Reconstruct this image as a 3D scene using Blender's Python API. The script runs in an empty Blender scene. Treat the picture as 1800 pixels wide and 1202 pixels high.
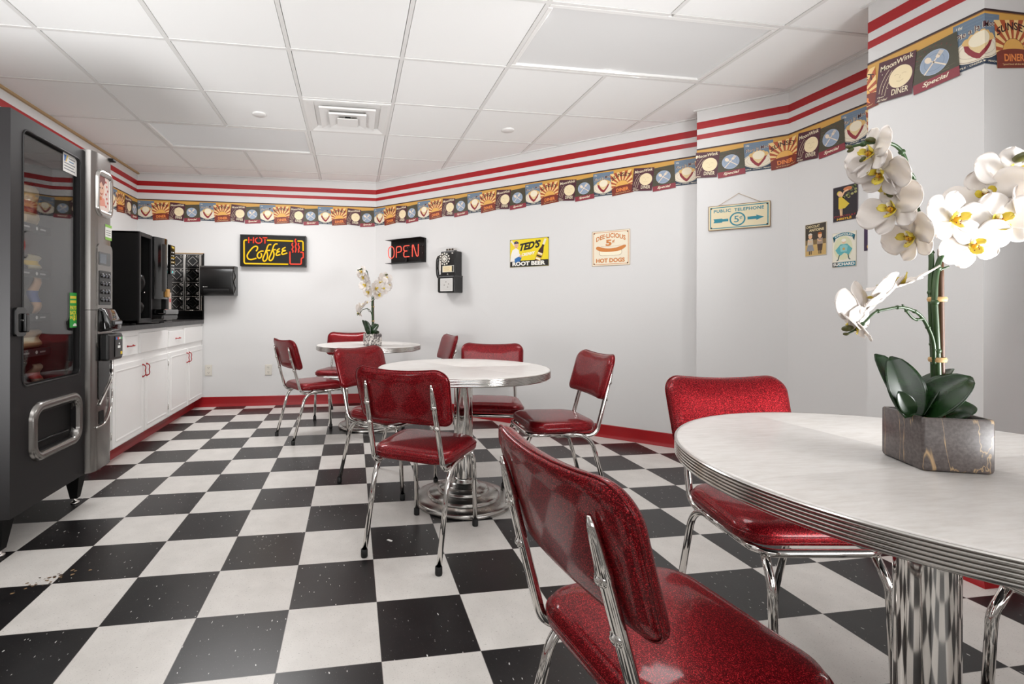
import bpy, bmesh, math, random
from math import sin, cos, pi, sqrt, radians, atan2
from mathutils import Vector, Matrix, Euler
random.seed(7)
SC = bpy.context.scene
COL = SC.collection

# ------------------------------------------------------------------ materials
def lin(h):
    h = h.lstrip('#')
    o = []
    for i in (0, 2, 4):
        c = int(h[i:i+2], 16) / 255
        o.append(c / 12.92 if c <= .04045 else ((c + .055) / 1.055) ** 2.4)
    return tuple(o) + (1.0,)

MATS = {}
def mat(name, col='#808080', rough=.5, metal=0., coat=0., emit=None, estr=1., spec=.5, sheen=0., trans=0., sub=0.):
    if name in MATS: return MATS[name]
    m = bpy.data.materials.new(name); m.use_nodes = True
    b = m.node_tree.nodes['Principled BSDF']
    b.inputs['Base Color'].default_value = lin(col) if isinstance(col, str) else col
    b.inputs['Roughness'].default_value = rough
    b.inputs['Metallic'].default_value = metal
    b.inputs['Coat Weight'].default_value = coat
    b.inputs['Coat Roughness'].default_value = .06
    b.inputs['Specular IOR Level'].default_value = spec
    if trans: b.inputs['Transmission Weight'].default_value = trans
    if sub:
        b.inputs['Subsurface Weight'].default_value = sub
        b.inputs['Subsurface Radius'].default_value = (.02, .016, .012)
        b.inputs['Subsurface Scale'].default_value = .3
    if emit:
        b.inputs['Emission Color'].default_value = lin(emit)
        b.inputs['Emission Strength'].default_value = estr
    MATS[name] = m
    return m

class NT:
    """tiny node-graph helper"""
    def __init__(s, m):
        s.t = m.node_tree; s.b = s.t.nodes['Principled BSDF']
        s.tc = s.t.nodes.new('ShaderNodeTexCoord')
    def n(s, typ, **kw):
        x = s.t.nodes.new(typ)
        for k, v in kw.items():
            if k in x.inputs: x.inputs[k].default_value = v
            else: setattr(x, k, v)
        return x
    def l(s, a, b): s.t.links.new(a, b)
    def math(s, op, a, b=None, c=None):
        x = s.t.nodes.new('ShaderNodeMath'); x.operation = op
        for i, v in enumerate((a, b, c)):
            if v is None: continue
            if isinstance(v, (int, float)): x.inputs[i].default_value = v
            else: s.l(v, x.inputs[i])
        return x.outputs[0]
    def mix(s, f, a, b):
        x = s.t.nodes.new('ShaderNodeMix'); x.data_type = 'RGBA'
        for i, v in ((0, f), (6, a), (7, b)):
            if isinstance(v, (int, float, tuple)): x.inputs[i].default_value = v
            else: s.l(v, x.inputs[i])
        return x.outputs[2]
    def ramp(s, f, stops):
        x = s.t.nodes.new('ShaderNodeValToRGB')
        e = x.color_ramp.elements
        while len(e) < len(stops): e.new(.5)
        for el, (p, c) in zip(e, stops):
            el.position = p; el.color = c if isinstance(c, tuple) else (c, c, c, 1)
        s.l(f, x.inputs[0]); return x.outputs[0]
    def noise(s, scale, detail=3, rough=.5, vec=None, dist=0):
        x = s.t.nodes.new('ShaderNodeTexNoise')
        x.inputs['Scale'].default_value = scale; x.inputs['Detail'].default_value = detail
        x.inputs['Roughness'].default_value = rough; x.inputs['Distortion'].default_value = dist
        s.l(vec or s.tc.outputs['Object'], x.inputs['Vector']); return x.outputs[0]
    def bump(s, h, strength=.1, dist=.01):
        x = s.t.nodes.new('ShaderNodeBump'); x.inputs['Strength'].default_value = strength
        x.inputs['Distance'].default_value = dist
        s.l(h, x.inputs['Height']); s.l(x.outputs[0], s.b.inputs['Normal'])
    def scaled(s, v):
        x = s.t.nodes.new('ShaderNodeMapping'); x.inputs['Scale'].default_value = v
        s.l(s.tc.outputs['Object'], x.inputs['Vector']); return x.outputs[0]

def m_wall():
    m = mat('wall_paint', '#dbdad9', .55)
    g = NT(m); g.bump(g.noise(180, 2), .05, .004); return m
def m_ceiling():
    m = mat('ceiling_tile', '#f6f6f5', .8)
    g = NT(m); g.bump(g.noise(260, 3, .7), .12, .004)
    return m
def m_floor():
    m = mat('checker_vinyl', '#ffffff', .3); g = NT(m)
    sp = g.n('ShaderNodeSeparateXYZ'); g.l(g.tc.outputs['Object'], sp.inputs[0])
    T = .3048
    xs = g.math('DIVIDE', sp.outputs[0], T); ys = g.math('DIVIDE', sp.outputs[1], T)
    fx = g.math('FLOOR', xs); fy = g.math('FLOOR', ys)
    par = g.math('FLOORED_MODULO', g.math('ADD', fx, fy), 2.)       # 0 black, 1 white
    # flecks: elongated chips, direction alternates with tile parity
    n1 = g.noise(1, 2, .6, g.scaled((150, 420, 1)))
    n2 = g.noise(1, 2, .6, g.scaled((420, 130, 1)))
    n3 = g.noise(9, 3, .6)
    n4 = g.noise(1, 1, .5, g.scaled((110, 240, 1)))
    wht = g.mix(g.ramp(n3, [(.35, 0.), (.7, 1.)]), lin('#d0ccc7'), lin('#dbd7d2'))
    wht = g.mix(g.ramp(n1, [(.30, 1.), (.36, 0.)]), wht, lin('#a39d96'))
    wht = g.mix(g.ramp(n4, [(.25, .7), (.29, 0.)]), wht, lin('#8d8780'))
    blk = g.mix(g.ramp(n3, [(.35, 0.), (.7, 1.)]), lin('#151314'), lin('#1d1b1c'))
    blk = g.mix(g.ramp(n2, [(.68, 0.), (.74, .6)]), blk, lin('#8f8c88'))
    n5 = g.noise(1, 1, .5, g.scaled((120, 45, 1)))
    blk = g.mix(g.ramp(n5, [(.735, 0.), (.75, 1.)]), blk, lin('#d8d6d2'))
    c = g.mix(par, blk, wht)
    # hairline joints
    def edge(v):
        f = g.math('FRACT', v)
        return g.math('LESS_THAN', g.math('MINIMUM', f, g.math('SUBTRACT', 1., f)), .0035)
    j = g.math('MAXIMUM', edge(xs), edge(ys))
    c = g.mix(g.math('MULTIPLY', j, .55), c, lin('#6d6863'))
    g.l(c, g.b.inputs['Base Color'])
    r = g.mix(g.noise(3, 4), (.27, .27, .27, 1), (.31, .31, .31, 1))
    g.l(r, g.b.inputs['Roughness'])
    return m
def m_vinyl():
    m = mat('red_glitter_vinyl', '#8f0a12', .46, coat=.6, spec=.1); g = NT(m)
    g.b.inputs['Coat Roughness'].default_value = .09; g.b.inputs['Coat IOR'].default_value = 1.42
    v = g.n('ShaderNodeTexVoronoi'); v.inputs['Scale'].default_value = 950
    g.l(g.tc.outputs['Object'], v.inputs['Vector'])
    s2 = g.n('ShaderNodeSeparateColor'); g.l(v.outputs['Color'], s2.inputs[0])
    sp = g.ramp(s2.outputs[0], [(.0, lin('#3c0308')), (.5, lin('#5c060e')), (.8, lin('#860d17')), (1., lin('#e0353d'))])
    g.l(sp, g.b.inputs['Base Color'])
    g.l(g.ramp(s2.outputs[1], [(.0, .25), (1., .7)]), g.b.inputs['Metallic'])
    return m
def m_laminate():
    m = mat('white_laminate', '#dedad6', .3); g = NT(m)
    n = g.noise(1, 4, .65, g.scaled((18, 90, 10)))
    g.l(g.ramp(n, [(.3, lin('#d2cdc8')), (.5, lin('#dcd8d4')), (.7, lin('#e3e0dd'))]), g.b.inputs['Base Color'])
    return m
def m_marble(name, dark, vein, patch, sc=1., patchy=.66, vw=.006):
    m = mat(name, dark, .32); g = NT(m)
    n = g.noise(9 * sc, 5, .62, None, 1.5); n2 = g.noise(190, 2)
    base = g.mix(g.ramp(n2, [(.35, 0.), (.8, .6)]), lin(dark), lin('#716866'))
    base = g.mix(g.ramp(n, [(patchy, 0.), (patchy+.07, .8)]), base, lin(patch))
    n6 = g.noise(5.5 * sc, 4, .55, g.scaled((1.3, 1.3, .45)), 1.2)
    ln = g.math('ABSOLUTE', g.math('SUBTRACT', n6, .5))
    base = g.mix(g.ramp(ln, [(.0, .9), (vw, .0)]), base, lin(vein))
    g.l(base, g.b.inputs['Base Color'])
    return m
def m_counter():
    m = mat('dark_counter_laminate', '#2b2929', .35); g = NT(m)
    n = g.noise(14, 5, .7); n2 = g.noise(70, 2)
    c = g.ramp(n, [(.3, lin('#1c1a1a')), (.55, lin('#343131')), (.75, lin('#575250'))])
    g.l(c, g.b.inputs['Base Color']); return m
def m_steel():
    m = mat('satin_steel', '#b4b1ad', .24, metal=1.); g = NT(m)
    n = g.noise(6, 3, .6)
    g.l(g.ramp(n, [(.3, .2), (.7, .3)]), g.b.inputs['Roughness']); return m
def m_petal():
    m = mat('orchid_petal', '#d9d1cb', .6, sub=.15); g = NT(m)
    return m
def m_leaf():
    m = mat('orchid_leaf', '#10280f', .26); g = NT(m)
    n = g.noise(1, 3, .5, g.scaled((8, 60, 60)))
    g.l(g.ramp(n, [(.3, lin('#0d220d')), (.7, lin('#1b3b17'))]), g.b.inputs['Base Color']); return m
def m_glass():
    m = bpy.data.materials.new('tinted_glass'); m.use_nodes = True
    t = m.node_tree; t.nodes.clear()
    o = t.nodes.new('ShaderNodeOutputMaterial'); tr = t.nodes.new('ShaderNodeBsdfTransparent')
    gl = t.nodes.new('ShaderNodeBsdfGlossy'); mx = t.nodes.new('ShaderNodeMixShader'); fr = t.nodes.new('ShaderNodeFresnel')
    tr.inputs[0].default_value = (.9, .9, .9, 1); gl.inputs['Roughness'].default_value = .0
    gl.inputs[0].default_value = (.9, .9, .9, 1)
    ge = t.nodes.new('ShaderNodeNewGeometry'); mr = t.nodes.new('ShaderNodeMapRange')
    mr.inputs[3].default_value = 1.6; mr.inputs[4].default_value = 1/1.6
    t.links.new(ge.outputs['Backfacing'], mr.inputs[0]); t.links.new(mr.outputs[0], fr.inputs[0])
    t.links.new(fr.outputs[0], mx.inputs[0]); t.links.new(tr.outputs[0], mx.inputs[1]); t.links.new(gl.outputs[0], mx.inputs[2])
    t.links.new(mx.outputs[0], o.inputs[0]); MATS['tinted_glass'] = m
    return m
def m_clear():
    m = bpy.data.materials.new('clear_film'); m.use_nodes = True
    t = m.node_tree; t.nodes.clear()
    o = t.nodes.new('ShaderNodeOutputMaterial'); tr = t.nodes.new('ShaderNodeBsdfTransparent')
    gl = t.nodes.new('ShaderNodeBsdfGlossy'); mx = t.nodes.new('ShaderNodeMixShader')
    gl.inputs['Roughness'].default_value = .12; mx.inputs[0].default_value = .18
    t.links.new(tr.outputs[0], mx.inputs[1]); t.links.new(gl.outputs[0], mx.inputs[2])
    t.links.new(mx.outputs[0], o.inputs[0]); MATS['clear_film'] = m
    return m

WALL = m_wall(); CEIL = m_ceiling(); FLOOR = m_floor(); VINYL = m_vinyl(); LAMI = m_laminate()
MARB = m_marble('brown_marble', '#4a4341', '#b89a72', '#8f8480'); MARB2 = m_marble('pale_marble', '#4f494b', '#f2ece4', '#ded8d2', 3., .5, .03)
COUNTER = m_counter(); STEEL = m_steel(); PETAL = m_petal(); LEAF = m_leaf(); GLASS = m_glass(); FILM = m_clear()
CHROME = mat('chrome', '#d9d6d2', .07, metal=1.)
ALU = mat('polished_aluminium', '#cfccc8', .2, metal=1.)
RUBBER = mat('black_rubber', '#0d0d0d', .6)
REDP = mat('red_paint', '#a70d15', .42)
REDB = mat('red_base_vinyl', '#9a0b14', .35)
GRIDW = mat('grid_white', '#e4e3e1', .45)
WHITE = mat('white_paint', '#f5f4f2', .38)
WHITE2 = mat('white_metal', '#ecebe9', .4)
DIFF = mat('light_diffuser', '#c9c8c7', .6, emit='#ffffff', estr=.12)  # faint glow added to lift the tone of the unlit panels
BLACKM = mat('black_matte', '#0d0c0c', .55, spec=.3)
BLACKS = mat('black_satin', '#0f0e0e', .3)
BLACKG = mat('black_gloss', '#070707', .08, coat=.5)
CHAR = mat('charcoal_powder_coat', '#1b191a', .5, spec=.35)
DARKIN = mat('dark_interior', '#312f2e', .7)
PANELM = mat('control_metal', '#8d8a87', .26, metal=1.)
CAVITY = mat('duct_dark', '#151414', .7)
TAN = mat('tan_wood', '#b99a70', .6)
IVORY = mat('ivory_plastic', '#d9d4ca', .4)
def ink(h): return mat('print_' + h.lstrip('#'), h, .5)

# ------------------------------------------------------------------ mesh building
class MB:
    def __init__(s): s.bm = bmesh.new(); s.mats = []
    def mi(s, m):
        if m not in s.mats: s.mats.append(m)
        return s.mats.index(m)
    def faces(s, vs, fs, m, smooth=False, M=None):
        V = [s.bm.verts.new((M @ Vector(v)) if M else v) for v in vs]
        i = s.mi(m)
        for f in fs:
            try:
                F = s.bm.faces.new([V[k] for k in f]); F.material_index = i; F.smooth = smooth
            except ValueError: pass
        return V
    def box(s, lo, hi, m, M=None, r=0, seg=2):
        lo, hi = Vector(lo), Vector(hi)
        b = bmesh.new()
        bmesh.ops.create_cube(b, size=1)
        for v in b.verts:
            v.co = Vector(((lo[k] + hi[k]) / 2 + v.co[k] * (hi[k] - lo[k])) for k in range(3))
        if r > 0:
            bmesh.ops.bevel(b, geom=b.edges[:], offset=r, segments=seg, profile=.5, affect='EDGES')
        s.merge(b, m, M, smooth=False); b.free()
    def merge(s, b, m, M=None, smooth=False):
        b.verts.index_update(); b.verts.ensure_lookup_table()
        s.faces([v.co.copy() for v in b.verts], [[v.index for v in f.verts] for f in b.faces], m, smooth, M)
    def loft(s, rings, m, closed=True, cap0=False, cap1=False, smooth=True, M=None):
        n = len(rings[0]); vs = [p for r in rings for p in r]; fs = []
        for i in range(len(rings) - 1):
            for j in range(n if closed else n - 1):
                k = (j + 1) % n
                fs.append((i*n + j, i*n + k, (i+1)*n + k, (i+1)*n + j))
        if cap0: fs.append(tuple(range(n))[::-1])
        if cap1: fs.append(tuple(range((len(rings)-1)*n, len(rings)*n)))
        s.faces(vs, fs, m, smooth, M)
    def lathe(s, prof, m, seg=32, M=None, smooth=True, lobes=None):
        rings = []
        for r, z in prof:
            rings.append([(max(r, 1e-5)*cos(2*pi*k/seg)*(lobes(2*pi*k/seg) if lobes else 1),
                           max(r, 1e-5)*sin(2*pi*k/seg)*(lobes(2*pi*k/seg) if lobes else 1), z) for k in range(seg)])
        s.loft(rings, m, True, False, False, smooth, M)
    def tube(s, pts, r, m, seg=10, closed=False, M=None, caps=True):
        P = [Vector(p) for p in pts]; n = len(P)
        rr = r if isinstance(r, (list, tuple)) else [r]*n
        T = []
        for i in range(n):
            a = P[(i-1) % n] if (closed or i > 0) else P[i]; b = P[(i+1) % n] if (closed or i < n-1) else P[i]
            d = (b - a)
            T.append(d.normalized() if d.length > 1e-9 else Vector((0, 0, 1)))
        up = Vector((0, 0, 1))
        if abs(T[0].dot(up)) > .9: up = Vector((1, 0, 0))
        N = (up - T[0]*up.dot(T[0])).normalized(); rings = []
        for i in range(n):
            N = (N - T[i]*N.dot(T[i]))
            N = N.normalized() if N.length > 1e-6 else T[i].orthogonal().normalized()
            B = T[i].cross(N)
            rings.append([P[i] + (N*cos(2*pi*k/seg) + B*sin(2*pi*k/seg))*rr[i] for k in range(seg)])
        if closed: rings.append(rings[0])
        s.loft(rings, m, True, caps and not closed, caps and not closed, True, M)
    def prism(s, poly, z0, z1, m, M=None, smooth=False):
        """poly: 2D outline in XY, extruded in Z"""
        n = len(poly)
        vs = [(x, y, z0) for x, y in poly] + [(x, y, z1) for x, y in poly]
        fs = [tuple(range(n))[::-1], tuple(range(n, 2*n))]
        s.faces(vs, fs, m, False, M)
        s.loft([[(x, y, z0) for x, y in poly], [(x, y, z1) for x, y in poly]], m, True, False, False, smooth, M)
    def plate(s, outer, hole, z0, z1, m, M=None):
        """plate with one hole; both outlines have the same number of points"""
        a = [(x, y, z1) for x, y in outer]; b = [(x, y, z1) for x, y in hole]
        c = [(x, y, z0) for x, y in hole]; d = [(x, y, z0) for x, y in outer]
        s.loft([a, b, c, d, a], m, True, False, False, False, M)
    def ball(s, c, r, m, M=None, seg=12, sq=(1, 1, 1)):
        rings = []
        for i in range(seg//2 + 1):
            t = pi*i/(seg//2)
            rings.append([(c[0]+r*sq[0]*max(sin(t), 1e-4)*cos(2*pi*k/seg), c[1]+r*sq[1]*max(sin(t), 1e-4)*sin(2*pi*k/seg), c[2]-r*sq[2]*cos(t)) for k in range(seg)])
        s.loft(rings, m, True, False, False, True, M)
    def build(s, name, parent=None, weld=True, smooth_angle=None):
        if weld: bmesh.ops.remove_doubles(s.bm, verts=s.bm.verts[:], dist=1e-5)
        bmesh.ops.recalc_face_normals(s.bm, faces=s.bm.faces[:])
        me = bpy.data.meshes.new(name)
        for m in s.mats: me.materials.append(m)
        s.bm.to_mesh(me); s.bm.free()
        o = bpy.data.objects.new(name, me); COL.objects.link(o)
        if smooth_angle is not None:
            for p in me.polygons: p.use_smooth = True
            me.set_sharp_from_angle(angle=radians(smooth_angle))
        if parent is not None: o.parent = parent
        return o

def tag(o, label=None, cat=None, group=None, kind=None):
    if label: o['label'] = label
    if cat: o['category'] = cat
    if group: o['group'] = group
    if kind: o['kind'] = kind
    return o
def thing(name, label, cat, loc=(0, 0, 0), rotz=0., group=None):
    o = bpy.data.objects.new(name, None); COL.objects.link(o)
    o.location = loc; o.rotation_euler = (0, 0, rotz); o.empty_display_size = .05
    return tag(o, label, cat, group)
def dup(o, loc, rotz, label=None, parent=None):
    c = o.copy(); COL.objects.link(c)
    if parent is None:
        c.location = loc; c.rotation_euler = (0, 0, rotz)
        if label: c['label'] = label
    else: c.parent = parent
    for ch in o.children: dup(ch, None, None, None, c)
    return c
def fillet(pts, rads, n=8):
    """round the inner corners of a polyline"""
    P = [Vector(p) for p in pts]; out = [P[0]]
    for i in range(1, len(P) - 1):
        r = rads[i-1] if isinstance(rads, (list, tuple)) else rads
        a, b, c = P[i-1], P[i], P[i+1]
        u, v = (a-b).normalized(), (c-b).normalized()
        ang = u.angle(v)
        if r <= 0 or ang > 3.1: out.append(b); continue
        d = min(r/math.tan(ang/2), (a-b).length*.49, (c-b).length*.49); rr = d*math.tan(ang/2)
        p0, p1 = b+u*d, b+v*d
        ctr = b + (u+v).normalized()*(rr/sin(ang/2))
        x0, x1 = p0-ctr, p1-ctr; om = x0.angle(x1)
        for k in range(n+1):
            t = k/n
            out.append(ctr + (x0*sin((1-t)*om) + x1*sin(t*om))/sin(om))
    out.append(P[-1]); return out
def rpoly(pts, r, n=6):
    """closed 2D polygon with rounded corners"""
    P = [Vector((x, y, 0)) for x, y in pts]; m = len(P); out = []
    for i in range(m):
        a, b, c = P[i-1], P[i], P[(i+1) % m]
        rr = r[i] if isinstance(r, (list, tuple)) else r
        q = fillet([a, b, c], rr, n)[1:-1]
        out += [(v.x, v.y) for v in q] if rr > 0 else [(b.x, b.y)]*(n+1)
    return out
def rrect(x0, y0, x1, y1, r, n=6): return rpoly([(x0, y0), (x1, y0), (x1, y1), (x0, y1)], r, n)
def circ(cx, cy, r, n=28, ry=None, a0=0, a1=2*pi):
    ry = ry or r
    full = abs(a1-a0-2*pi) < 1e-6
    k = n if full else n+1
    return [(cx+r*cos(a0+(a1-a0)*i/n), cy+ry*sin(a0+(a1-a0)*i/n)) for i in range(k)]
def spline(pts, n=8, closed=False):
    """Catmull-Rom through points"""
    P = [Vector(p) for p in pts]; m = len(P); out = []
    for i in range(m if closed else m-1):
        g = lambda k: P[k % m] if closed else P[min(max(k, 0), m-1)]
        a, b, c, d = g(i-1), g(i), g(i+1), g(i+2)
        for k in range(n):
            t = k/n
            out.append(.5*((2*b)+(c-a)*t+(2*a-5*b+4*c-d)*t*t+(3*b-a-3*c+d)*t**3))
    if not closed: out.append(P[-1])
    return out
def frame(o, right, up, nrm):
    return Matrix(((right[0], up[0], nrm[0], o[0]), (right[1], up[1], nrm[1], o[1]), (right[2], up[2], nrm[2], o[2]), (0, 0, 0, 1)))

# ------------------------------------------------------------------ flat printing
_fc = {}
def glyphs(txt, bold=0., shear=0., space=1.):
    key = (txt, bold, shear, space)
    if key in _fc: return _fc[key]
    c = bpy.data.curves.new('t', 'FONT'); c.body = txt; c.size = 1; c.offset = bold; c.shear = shear
    c.space_character = space; c.resolution_u = 3
    o = bpy.data.objects.new('t', c); COL.objects.link(o)
    bpy.context.view_layer.update()
    me = bpy.data.meshes.new_from_object(o.evaluated_get(bpy.context.evaluated_depsgraph_get()))
    vs = [(v.co.x, v.co.y) for v in me.vertices]; fs = [tuple(p.vertices) for p in me.polygons]
    bpy.data.objects.remove(o); bpy.data.curves.remove(c); bpy.data.meshes.remove(me)
    if vs:
        x0 = min(v[0] for v in vs); x1 = max(v[0] for v in vs); y0 = min(v[1] for v in vs); y1 = max(v[1] for v in vs)
    else: x0 = y0 = 0; x1 = y1 = 1
    _fc[key] = (vs, fs, (x0, y0, x1, y1)); return _fc[key]

class Print:
    """2D artwork: layered polygons and text with one material each"""
    def __init__(s): s.items = []
    def poly(s, pts, col, layer): s.items.append(([tuple(p) for p in pts], [tuple(range(len(pts)))], col, layer))
    def rect(s, x0, y0, x1, y1, col, layer): s.poly([(x0, y0), (x1, y0), (x1, y1), (x0, y1)], col, layer)
    def ring(s, outer, inner, col, layer):
        n = len(outer)
        s.items.append((list(outer)+list(inner), [(i, (i+1) % n, n+(i+1) % n, n+i) for i in range(n)], col, layer))
    def line(s, pts, w, col, layer):
        P = [Vector((p[0], p[1])) for p in pts]; L = []; R = []
        for i, p in enumerate(P):
            d = (P[min(i+1, len(P)-1)] - P[max(i-1, 0)]); d = d.normalized() if d.length > 0 else Vector((1, 0))
            nn = Vector((-d.y, d.x))*w/2; L.append(tuple(p+nn)); R.append(tuple(p-nn))
        n = len(P)
        s.items.append((L+R, [(i, i+1, n+i+1, n+i) for i in range(n-1)], col, layer))
    def text(s, txt, x0, y0, x1, y1, col, layer, bold=.012, shear=0., space=1., warp=None):
        vs, fs, (a, b, c, d) = glyphs(txt, bold, shear, space)
        q = [(x0+(x-a)/(c-a)*(x1-x0), y0+(y-b)/max(d-b, 1e-6)*(y1-y0)) for x, y in vs]
        if warp: q = [warp(*p) for p in q]
        s.items.append((q, fs, col, layer))
    def placed(s, M2):
        """copy with a 2D transform function"""
        p = Print(); p.items = [([M2(*v) for v in vs], fs, c, l) for vs, fs, c, l in s.items]; return p
    def emit(s, mb, M=None, dz=.0004, fn=None):
        for vs, fs, c, l in s.items:
            m = c if not isinstance(c, str) else ink(c)
            V = [(fn(x, y, l*dz) if fn else (x, y, l*dz)) for x, y in vs]
            mb.faces(V, fs, m, False, M)

# ------------------------------------------------------------------ room
H = 2.479
P0, P1, P2 = (-1.41, -4.3), (-1.41, 3.825), (1.085, 3.825)
P3, P4, P5 = (3.378, 1.532), (3.268, 1.422), (3.645, 1.045)
P6, P7, P8, P9, P10 = (3.645, .18), (3.207, .18), (3.207, -.25), (3.645, -.25), (3.645, -4.3)

def sweep(mb, path, prof, m, smooth=False, ends=True):
    """sweep a profile of (offset into the room, z) along a floor path walked with the room on its right"""
    P = [Vector((x, y, 0)) for x, y in path]; n = len(P); rings = []
    for i in range(n):
        d0 = (P[i]-P[i-1]).normalized() if i > 0 else None
        d1 = (P[i+1]-P[i]).normalized() if i < n-1 else None
        n0 = Vector((d0.y, -d0.x, 0)) if d0 else None; n1 = Vector((d1.y, -d1.x, 0)) if d1 else None
        if n0 and n1: mt = (n0+n1); mt = mt/(1+n0.dot(n1))
        else: mt = n0 or n1
        rings.append([P[i]+mt*o+Vector((0, 0, z)) for o, z in prof])
    mb.loft(rings, m, True, ends, ends, smooth)

def wall(name, path, z0=0., z1=H+.1, t=.06):
    mb = MB(); sweep(mb, path, [(0, z0), (0, z1), (-t, z1), (-t, z0)], WALL)
    return tag(mb.build(name), kind='structure')
wall('wall_left', [P0, P1]); wall('wall_back', [P1, P2]); wall('wall_diagonal', [P2, P3, P4, P5])
wall('wall_right', [P5, P6]); wall('column', [P6, P7, P8, P9]); wall('wall_right.001', [P9, P10])
# south wall behind the camera with an unseen window added to let light in
mb = MB()
WX0, WX1, WZ0, WZ1 = -.7, 3.0, .75, 2.25
for lo, hi in (((-1.5, -4.36, 0), (WX0, -4.3, H+.1)), ((WX1, -4.36, 0), (3.75, -4.3, H+.1)), ((WX0, -4.36, 0), (WX1, -4.3, WZ0)), ((WX0, -4.36, WZ1), (WX1, -4.3, H+.1))):
    mb.box(lo, hi, WALL)
tag(mb.build('wall_front'), kind='structure')
mb = MB()
for lo, hi in (((WX0, -4.35, WZ0), (WX1, -4.29, WZ0+.05)), ((WX0, -4.35, WZ1-.05), (WX1, -4.29, WZ1)), ((WX0, -4.35, WZ0+.05), (WX0+.05, -4.29, WZ1-.05)), ((WX1-.05, -4.35, WZ0+.05), (WX1, -4.29, WZ1-.05)), ((1.12, -4.35, WZ0+.05), (1.18, -4.29, WZ1-.05))):
    mb.box(lo, hi, WHITE)
tag(mb.build('added_window_1'), kind='structure')  # frame of the added window, out of view

mb = MB(); mb.box((-1.5, -4.4, -.05), (4.6, 4.6, 0), FLOOR); tag(mb.build('floor'), kind='structure')

# ceiling: lay-in tiles on a T-bar grid
GP = .6251; gx = lambda k: -.7752+k*GP; gy = lambda k: 1.0254+k*GP
OPEN = {(0, 2), (1, 2), (4, -1), (5, -1), (2, 1)}
mb = MB()
mb.box((-1.5, -4.4, H+.02), (4.6, 4.6, H+.06), WHITE2)
holes = MB()
for i in range(-2, 9):
    for j in range(-9, 6):
        if (i, j) in OPEN: continue
        mb.box((gx(i)+.0135, gy(j)+.0135, H+.003), (gx(i+1)-.0135, gy(j+1)-.0135, H+.022), CEIL)
tag(mb.build('ceiling'), kind='structure')
mb = MB()
w = .0105
for i in range(-2, 9):
    for j in range(-9, 6):
        if not ((i, j) in OPEN and (i-1, j) in OPEN): mb.box((gx(i)-w, gy(j)-w, H), (gx(i)+w, gy(j+1)-w, H+.02), GRIDW)
        if not ((i, j) in OPEN and (i, j-1) in OPEN): mb.box((gx(i)+w, gy(j)-w, H+.0004), (gx(i+1)-w, gy(j)+w, H+.02), GRIDW)
tag(mb.build('trim_1', weld=False), kind='structure')
# wall angle around the ceiling edge, bare wood strip along the left wall
mb = MB(); sweep(mb, [P1, P2, P3, P4, P5, P6, P7, P8, P9], [(0, H-.003), (.02, H-.003), (.02, H+.02), (0, H+.02)], GRIDW)
tag(mb.build('trim_2'), kind='structure')
mb = MB(); sweep(mb, [P0, P1], [(0, H-.016), (.02, H-.016), (.02, H+.01), (0, H+.01)], TAN)
tag(mb.build('trim_3'), kind='structure')

# painted stripes
FULL = [(-1.41, -3.), P1, P2, P3, P4, P5, P6, P7, P8, P9, (3.645, -3.)]
for k, (z0, z1) in enumerate(((2.347, 2.397), (2.273, 2.307))):
    mb = MB(); sweep(mb, FULL, [(0, z0), (.0012, z0), (.0012, z1), (0, z1)], REDP)
    tag(mb.build('trim_%d' % (4+k)), kind='structure')

# red cove base
COVE = [(0, 0), (.019, 0), (.017, .008), (.009, .02), (.006, .035), (.005, .1), (.002, .104), (0, .104)]
for nm, path in (('baseboard_back', [(-.848, 3.825), P2]), ('baseboard_diagonal', [P2, P3, P4, P5]), ('baseboard_right', [P5, P6, P7, P8, P9, (3.645, -4.2)]), ('baseboard_cabinet', [(-.848, 1.70), (-.848, 3.825)]), ('baseboard_left', [(-1.41, -4.2), (-1.41, .4)])):
    mb = MB(); sweep(mb, path, COVE, REDB); tag(mb.build(nm, smooth_angle=35), kind='structure')

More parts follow.
